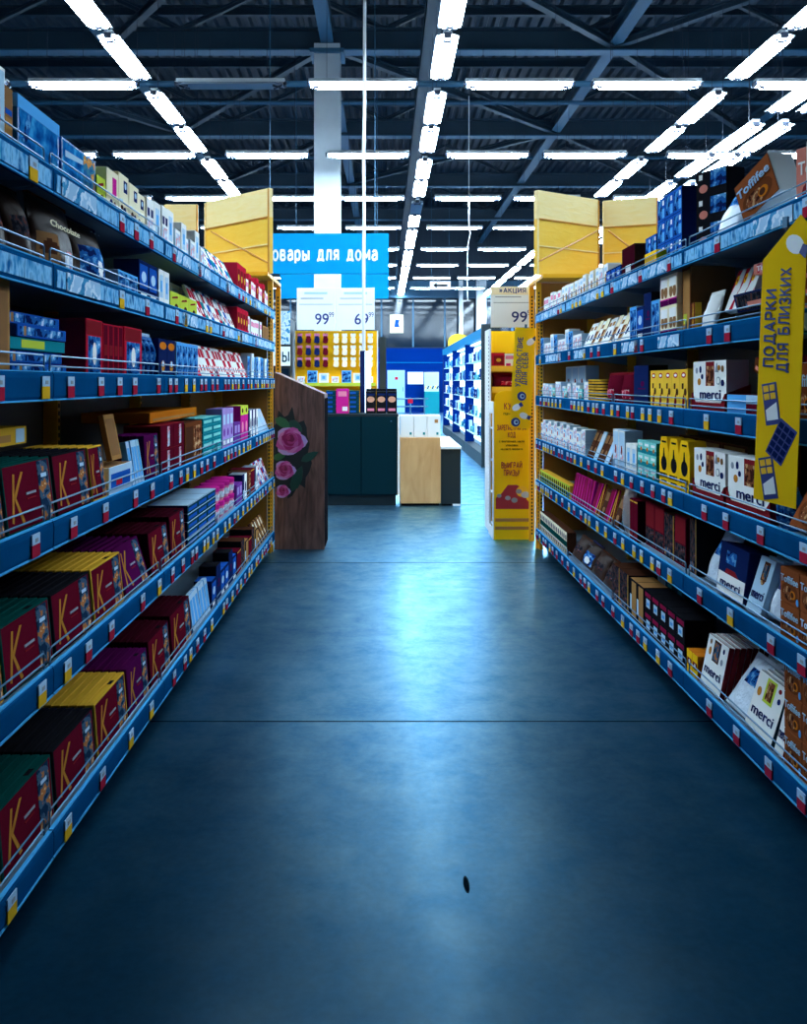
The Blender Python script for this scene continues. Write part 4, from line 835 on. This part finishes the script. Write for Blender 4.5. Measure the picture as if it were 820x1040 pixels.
# ------------------------------------------------------------------ wooden display with rose
t = thing('wooden_display', 'brown wooden end display printed with pink rose', 'display stand', (-.735, 7.62, 0))
MB().prism([(-.215,0),(.215,0),(.215,1.335),(-.215,1.525)], 'y', 0, .40, 'bark').build('body', t)
MB().box(.2155, .02, .02, .22, .39, 1.30, 'black').build('side_face', t)
mt = MB(); rr = random.Random(3)
pts = []
for i in range(30):
    a = 2*PI*i/30; q = rr.uniform(.82,1.18); pts.append((max(-.214, -.08+.17*q*math.cos(a)), .83+.36*q*math.sin(a)))
mt.prism(pts, 'y', -.002, -.0005, mat('moss_dark', (.012,.016,.018), .8)); mt.build('moss_print', t)
lf = MB(); 
def leaf(mb, cx, cz, L_, W_, a, m, y):
    p = [(-.5,0),(-.3,.42),(0,.5),(.3,.3),(.5,0),(.3,-.3),(0,-.5),(-.3,-.42)]
    mb.prism([(cx+(u*L_*math.cos(a)-v*W_*math.sin(a)), cz+(u*L_*math.sin(a)+v*W_*math.cos(a))) for u, v in p], 'y', y, -.001, m)
gl = mat('leaf_green', (.03,.14,.05), .4); gd = mat('leaf_dark', (.012,.06,.04), .4)
leaf(lf,-.14,1.09,.16,.08,-.5,gl,-.004); leaf(lf,-.03,1.06,.15,.08,-.7,gd,-.004); leaf(lf,.09,.80,.17,.07,.5,gd,-.004); leaf(lf,-.02,.61,.24,.09,1.2,gd,-.004); leaf(lf,-.17,.80,.12,.06,.3,gl,-.004); lf.build('leaf_print', t)
def rose(cx, cz, r_, name):
    mb = MB(); cs = [(.55,.38,.72),(.62,.10,.36),(.70,.22,.50),(.42,.02,.17),(.60,.10,.34),(.32,.01,.11),(.52,.05,.22),(.24,.008,.07),(.42,.03,.14)]
    ms = [mat(f'petal_shade_{i}', c, .4) for i, c in enumerate(cs)]
    for i in range(9):
        q = r_*(1-i*.105); n_ = 18; p = []
        for k in range(n_):
            a = 2*PI*k/n_; w = q*(1+.13*math.cos(3*a+i*2.1)+.06*math.cos(5*a+i)); p.append((max(-.2145, cx+w*math.cos(a)+.02*r_*i*math.cos(i*2)), cz+w*.95*math.sin(a)+.03*r_*i))
        mb.prism(p, 'y', -.005-.0012*i, -.003, ms[i])
    mb.build(name, t)
rose(-.075, .93, .125, 'rose_print'); rose(-.125, .68, .085, 'rosebud_print'); rose(-.14, .50, .058, 'rosebud_print')

# ------------------------------------------------------------------ yellow wrapped cartons on the gondola ends
def wrapped(xa, ya, xb, yb, z0, z1, label):
    w = math.hypot(xb-xa, yb-ya); d = .045; h = z1-z0
    t = thing('wrapped_carton', label, 'carton', ((xa+xb)/2, (ya+yb)/2, z0), math.atan2(yb-ya, xb-xa), 'yellow cartons on the shelving ends')
    mb = MB(); mb.box(-w/2, 0, 0, w/2, d, h*.66, 'wrap'); mb.box(-w/2, 0, h*.66, w/2, d, h, 'wrapw'); mb.build('body', t)
    e = MB()
    for zz, m_ in ((.34, 'wrapw'), (.66, 'tape')): e.box(-w/2-.004, -.008, h*zz-.005, w/2+.004, 0, h*zz+.005, m_)
    e.tube([(-w/2,-.004,h*.15),(w/2,-.004,h*.62)] if yb > ya else [(-w/2*.8,-.004,h*.62),(w/2,-.004,h*.12)], .007, 'tape', 5)
    e.build('tape_edge', t)
    fr = MB()
    for sx in (-w/2, w/2): fr.tube([(sx, -.004, 0), (sx, -.004, h*.99)], .008, 'tape' if sx > 0 else 'wrapw', 5)
    fr.build('corner_edge', t)
wrapped(-1.60,7.90,-.957,7.30,2.337,3.04,'large yellow wrapped carton turned toward the blue sign')
wrapped(-1.98,7.98,-1.69,7.98,2.337,3.04,'narrow yellow wrapped carton behind the larger turned one')
wrapped(1.275,7.38,1.876,7.78,2.337,3.04,'yellow wrapped carton with pale upper band above the end price sign')
wrapped(1.93,7.82,2.354,7.65,2.337,3.04,'yellow wrapped carton beside the blue tablet boxes')
for nm, x0, x1, y0, y1 in (('left', -2.0, -.95, 7.51, 8.10), ('right', 1.31, 2.36, 7.66, 8.06)):
    t = thing('end_frame', f'orange perforated end frame carrying yellow cartons on the {nm}', 'rack', (x0, y0, 0))
    w, d = x1-x0, y1-y0
    MB().box(0, -.32, 2.305, w, d, 2.335, 'upright').build('deck', t)
    inner = w-.045 if nm == 'left' else 0
    for xx in (0, w-.045): 
        for yy in (0, d-.04): 
            p = MB(); p.box(xx, yy, 0, xx+.045, yy+.04, 2.30, 'upright')
            for k in range(70): p.box(xx+.016, yy-.0015, .06+k*.031, xx+.029, yy, .078+k*.031, 'slot')
            p.build('post', t)
    MB().box(.05, .02, 2.0, w-.05, .03, 2.30, 'backo').build('header_panel', t)

# ------------------------------------------------------------------ right endcap, stand and banners
t = thing('endcap_shelf', 'yellow endcap shelf unit with sweets under promotion sign', 'shelving', (1.225, 8.5, 0))
MB().box(-.215, .36, 0, .215, .39, 1.95, 'yellow').build('back_panel', t)
for sx in (-.22, .205): 
    p = MB(); p.box(sx, 0, 0, sx+.015, .39, 1.95, 'signw')
    for k in range(50): p.box(sx-.001, .05, .1+k*.036, sx+.016, .09, .118+k*.036, 'slot')
    p.build('side_frame', t)
for z in (1.56, 1.36, .9, .4, .1):
    s_ = MB().box(-.2, .02, z, .2, .36, z+.02, 'yellow').build('shelf', t); MB().box(-.2, 0, z-.02, .2, .02, z+.035, 'lemon').build('price_rail', s_)
simple('redsm',1.10,8.56,1.581,'small red and green box on the endcap upper shelf','boxes on the endcap',1,1,.75); simple('whitepink',1.21,8.56,1.581,'small white box with pink band on the endcap upper shelf','boxes on the endcap',1,1,.95); simple('salmon' if 0 else 'creamp',1.33,8.56,1.581,'small cream box with pink square on the endcap upper shelf','boxes on the endcap',.8,1,.8)
simple('redpouch',1.20,8.54,1.3815,'dark red pouch on the endcap lower shelf','boxes on the endcap',1.1,1,.8)
t = thing('promo_stand', 'yellow cardboard stand with red prize lettering beside right shelving', 'display stand', (1.165, 8.10, 0))
ar = [(-.165,0),(.165,0),(.165,1.36)]+[(-.165+.10*(1-math.cos(a)), 1.26+.10*math.sin(a)) for a in [PI/2*(1-i/5) for i in range(6)]]
MB().prism(ar, 'y', 0, .02, 'banner').build('front_panel', t)
sp = MB(); sp.box(-.175, .005, 0, -.166, .06, 1.26, 'signw'); sp.box(-.175, .30, 0, -.166, .36, 1.26, 'signw'); sp.box(-.175, .06, 0, -.166, .30, .10, 'signw'); sp.box(-.175, .06, 1.15, -.166, .30, 1.26, 'signw'); sp.build('side_frame', t); MB().box(.166, .005, 0, .175, .36, 1.26, 'banner').build('side_panel', t)
for z in (.1, .4, .7, 1.0): MB().box(-.16, .03, z, .16, .36, z+.012, 'signw').build('shelf', t)
for s_, m, sz, z, w in (('КУПИ','standred',.058,1.19,.14),('пачку и','black',.024,1.14,.15),('ЗАРЕГИСТРИРУЙ','standred',.045,1.0,.27),('КОД','standred',.045,.935,.07),('с внутренней части','black',.018,.89,.23),('упаковки','black',.018,.855,.11),('на сайте продукта','black',.018,.82,.20),('ВЫИГРАЙ','standred',.05,.655,.19),('ПРИЗЫ!','standred',.05,.585,.145)):
    lettering(s_, m, sz, (-.005, -.003, z), t, width=w, bold=.015)
pr = MB(); pr.prism([(-.15,.28),(.15,.28),(.165,.33),(.13,.37),(.10,.47),(.04,.50),(-.04,.50),(-.10,.42),(-.15,.38)], 'y', -.002, 0, 'standred')
for (a, b2, c_) in ((-.12,.40,.022),(-.04,.38,.026),(.02,.36,.03),(.06,.44,.028)): pr.prism(ell(a, b2, c_, c_*.8, 9), 'y', -.004, -.001, 'grey')
pr.prism(ell(.09,.44,.055,.05,14), 'y', -.0035, -.001, 'lemon'); pr.prism(ell(.12,.41,.04,.03,12), 'y', -.0045, -.001, 'silver')
pr.box(-.155,-.002,.165,.155,0,.195,'tan'); pr.box(-.155,-.002,.09,.155,0,.12,'tan'); pr.build('prize_print', t)
for k in range(4): simple('goldrow',1.01,8.27,.113+.3*k,f'small gold box on the {ORD[k+1]} shelf up of yellow stand','boxes in the yellow stand',1.4,1,1.2,-PI/2)
def banner(loc, rz, ry, label, lines, icons, point=False):
    t = thing('hanging_banner', label, 'banner', loc, 0); t.rotation_euler = (0, ry, rz)
    w, h = .185, .88
    out = [(-w/2,-h),(w/2,-h),(w/2,-.0),(w/2-.03,.03 if point else 0),(-w/2,-.10 if point else 0)] if point else [(-w/2,-h),(w/2,-h),(w/2,0),(-w/2,0)]
    MB().prism(out, 'y', -.0012, .0012, 'banner').build('sheet', t)
    for s_, x, zc, wd in lines: lettering(s_, 'ban_ink', .043, (x, -.003, zc), t, width=wd, bold=.03, rot=(0, -PI/2, 0))
    for kind, x, z, a in icons:
        ic = MB()
        def rot(p): return [(x+u*math.cos(a)-v*math.sin(a), z+u*math.sin(a)+v*math.cos(a)) for u, v in p]
        if kind == 'bar':
            ic.prism(rot([(-.032,-.07),(.032,-.07),(.032,.065),(-.032,.065)]), 'y', -.0022, -.0011, 'ban_ink')
            ic.prism(rot([(-.025,-.055),(.025,-.055),(.025,-.0),(-.025,-.02)]), 'y', -.003, -.002, 'signw')
            for i in range(2):
                for j in range(2): ic.prism(rot([(-.026+i*.028,.012+j*.026),(-.004+i*.028,.012+j*.026),(-.004+i*.028,.032+j*.026),(-.026+i*.028,.032+j*.026)]), 'y', -.003, -.002, 'lemon')
        if kind == 'tab':
            ic.prism(rot([(-.04,-.065),(.04,-.065),(.04,.065),(-.04,.065)]), 'y', -.0022, -.0011, 'ban_ink')
            for i in range(3):
                for j in range(5): ic.prism(rot([(-.035+i*.025,-.058+j*.024),(-.015+i*.025,-.058+j*.024),(-.015+i*.025,-.04+j*.024),(-.035+i*.025,-.04+j*.024)]), 'y', -.003, -.002, 'navy')
        if kind == 'dot':
            ic.prism(rot(ell(0,0,.04,.04,16)), 'y', -.0022, -.0011, 'ban_ink'); ic.prism(rot(ell(.005,.0,.022,.022,12)), 'y', -.003, -.002, 'pale'); ic.prism(rot(ell(.008,.0,.012,.012,10)), 'y', -.0036, -.0028, 'ban_ink')
        if kind == 'cream':
            ic.prism(rot(ell(0,0,.04,.028,14)), 'y', -.0022, -.0011, 'signw'); ic.prism(rot([(.03,-.015),(.06,-.02),(.06,.02),(.03,.015)]), 'y', -.0026, -.0011, 'ban_ink')
        ic.build('icon_print', t)
    MB().box(-.01, -.004, -.004, .01, .004, .03, 'chrome').build('clip', t)
    return t
banner((1.235, 7.76, 1.915), 0, -.055 if 0 else .06, 'yellow hanging banner with blue pleasure lettering at far shelf end', [('УДОВОЛЬСТВИЕ',-.02,-.30,.44),('ДЛЯ СЕБЯ',.035,-.36,.28)], [('dot',.0,-.60,0),('cream',-.04,-.70,.6),('cream',.03,-.77,-.3),('dot',-.04,-.83,0),('cream',.05,-.12,.7)])
banner((1.262, 2.79, 1.93), -1.25, .055, 'yellow hanging banner with blue gift lettering at the near shelves', [('ПОДАРКИ',-.025,-.32,.25),('ДЛЯ БЛИЗКИХ',.035,-.295,.33)], [('bar',-.03,-.56,.2),('tab',.02,-.68,-.5),('bar',-.03,-.80,.25),('cream',.045,-.06,-.5)], point=True)

# ------------------------------------------------------------------ lit cosmetics wall along the far aisle
for q in range(3):
    y0 = 15.0+q*3.4
    t = thing('display_cabinet', f'blue lit cosmetics cabinet, {ORD[q+1]} along the far aisle', 'cabinet', (1.64, y0, 0), 0, 'lit cosmetics cabinets')
    MB().box(.20, 0, 0, .24, 3.38, 2.36, 'pale').build('back_panel', t)
    MB().box(0, .02, 2.20, .20, 3.38, 2.36, 'sign').build('fascia', t); MB().box(0, .02, 0, .20, 3.38, .22, 'ctrd').build('plinth', t)
    if q == 0: MB().box(-.01, -.08, 0, .32, .02, 2.42, 'ctrd').build('end_panel', t)
    MB().box(.02, 3.2, .22, .20, 3.38, 2.2, 'wallb').build('divider_panel', t)
    MB().box(.12, .1, 2.17, .18, 3.2, 2.198, 'glow').build('lit_strip', t); MB().box(.188, .08, .3, .199, 3.15, 2.12, 'glow').build('lit_back', t)
    for k in range(5):
        z = .45+k*.34
        MB().box(.03, .04, z, .187, 3.2, z+.015, 'pale').build('shelf', t)
        for e in range(9):
            yy = y0+.22+e*.335+R.uniform(-.03,.03)
            simple(R.choice(['tealsm','whiteblue','silver','bluebox','bluewrap','bluetop']), 1.70, yy, z+.0165, f'small cosmetic box, {ORD[e+1]} along {ORD[k+1]} shelf up of {ORD[q+1]} lit cabinet', 'boxes in the lit cosmetics cabinets', R.uniform(.9,1.5), .8, R.uniform(.9,1.25), -PI/2)
t = thing('hanging_cable', 'thin white bent cable hanging above the cosmetics cabinets', 'cable', (1.87, 20, 3.3))
MB().tube([(0,0,0),(-.01,0,.5),(.0,0,1.2),(.06,0,1.5),(.03,0,1.6),(.03,0,4.6)], .012, 'signw', 6).build('cord', t)
o = MB().box(-.05, 0, 0, .05, .1, 2.1, 'ctrd').box(-.09, -.04, 0, .09, .14, .04, 'ctrd').build('support_post'); o.location = (-.03, 13.0, 0); tag(o, 'dark narrow post at the edge of the yellow pegboard', 'post')
o = MB().prism([(-.3,0),(.3,0),(.3,.22)]+[(.3*math.cos(a), .22+.2*math.sin(a)) for a in [PI*i/8 for i in range(1, 8)]]+[(-.3,.22)], 'y', 0, .04, 'lemon').build('header_board'); o.location = (2.06, 24.6, 2.362); tag(o, 'yellow arched board on top of far cosmetics cabinet', 'sign')

# ------------------------------------------------------------------ far wall
def flat(name, x0, x1, z0, z1, m, d=.04, y=42): return struct(MB().box(x0, y-d, z0, x1, y, z1, m).build(name))
flat('trim_11', -3.5, 2.75, 0, 3.05, 'wallb', .06); flat('trim_12', -9, 9, 5.4, 6.2, 'steelb', .3); flat('window_1', -9, 9, 3.1, 5.35, 'glassd', .05)
for i, x in enumerate((-6,-4.5,-3,-1.5,-.2,1.3,2.8,4.3,6)): flat(f'trim_{20+i}', x, x+.08, 3.1, 5.4, 'steelb', .09)
for i, z in enumerate((2.35,)): flat('trim_13', -3.5, 2.75, z, z+.02, 'sign', .065)
dr = flat('door_1', .12, .95, 0, 2.0, mat('door_pale', (.30,.55,.72), .5), .1); MB().box(.48, 41.88, 1.55, .62, 41.9, 1.68, 'red').build('door_sign', dr); MB().tube([(.86,41.86,1.0),(.86,41.86,1.2)], .015, 'chrome').build('door_handle', dr)
t = thing('notice_board', 'pale notice board on the far blue wall', 'board', (1.45, 41.9, 1.35)); MB().box(-.36, 0, 0, .36, .03, .55, 'signw').build('sheet', t); MB().box(-.38, .01, -.02, .38, .035, .57, 'pale').build('frame', t)
t = thing('kiosk', 'small lit kiosk with hazard striped band by far wall', 'kiosk', (2.16, 40.5, 0)); MB().box(-.33, 0, 0, .33, .8, 1.0, 'teal').build('body', t); MB().box(-.33, .3, 1.0, .33, .8, 1.9, 'pale').build('back_panel', t)
hz = MB()
for k in range(6): hz.prism([(-.33+k*.11,1.12),(-.275+k*.11,1.12),(-.22+k*.11,1.27),(-.275+k*.11,1.27)], 'y', .28, .3, 'yellow' if k % 2 == 0 else 'black')
hz.build('stripe_print', t)
t = thing('barrier_rail', 'chrome barrier rail with red plate before the far wall', 'barrier', (.72, 25, 0))
for z in (.97, .75): MB().tube([(-.42,0,z),(.42,0,z),(.5,.1,z)], .02, 'chrome', 8).build('rail', t)
for x in (-.40, .0, .40): MB().tube([(x,0,0),(x,0,1.0)], .022, 'chrome', 8).build('post', t)
MB().box(-.07,-.03,.84,.07,-.02,.96,'red').build('plate', t)

for x, w_ in ((4.5,.45),(3.55,.18)): struct(MB().box(x-w_/2, 41.2, 0, x+w_/2, 41.6, 6.2, 'colm').box(x-w_/2-.03, 41.17, 0, x+w_/2+.03, 41.63, .2, 'steel').build('column'))
# ------------------------------------------------------------------ camera, world, view
cam = bpy.data.cameras.new('camera'); co = bpy.data.objects.new('camera', cam); C.objects.link(co)
co.location = (0, 0, H); co.rotation_euler = (PI/2, 0, 0)
cam.sensor_width = 36; cam.sensor_fit = 'AUTO'; cam.lens = 900/1040*36
cam.shift_x = 19/1040; cam.shift_y = -132/1040; cam.clip_start = .05
sc = bpy.context.scene; sc.camera = co
w = bpy.data.worlds.new('hall_air'); sc.world = w; w.use_nodes = True
w.node_tree.nodes['Background'].inputs[0].default_value = (.05,.16,.30,1); w.node_tree.nodes['Background'].inputs[1].default_value = .25
sc.view_settings.view_transform = 'Standard'; sc.view_settings.look = 'None'; sc.view_settings.gamma = 1; sc.view_settings.use_curve_mapping = False
sc.view_settings.exposure = 0.0
sc.cycles.use_denoising = True
sc.cycles.max_bounces = 6; sc.cycles.diffuse_bounces = 3; sc.cycles.glossy_bounces = 3; sc.cycles.transparent_max_bounces = 6
sc.cycles.sample_clamp_indirect = 4; sc.cycles.sample_clamp_direct = 0
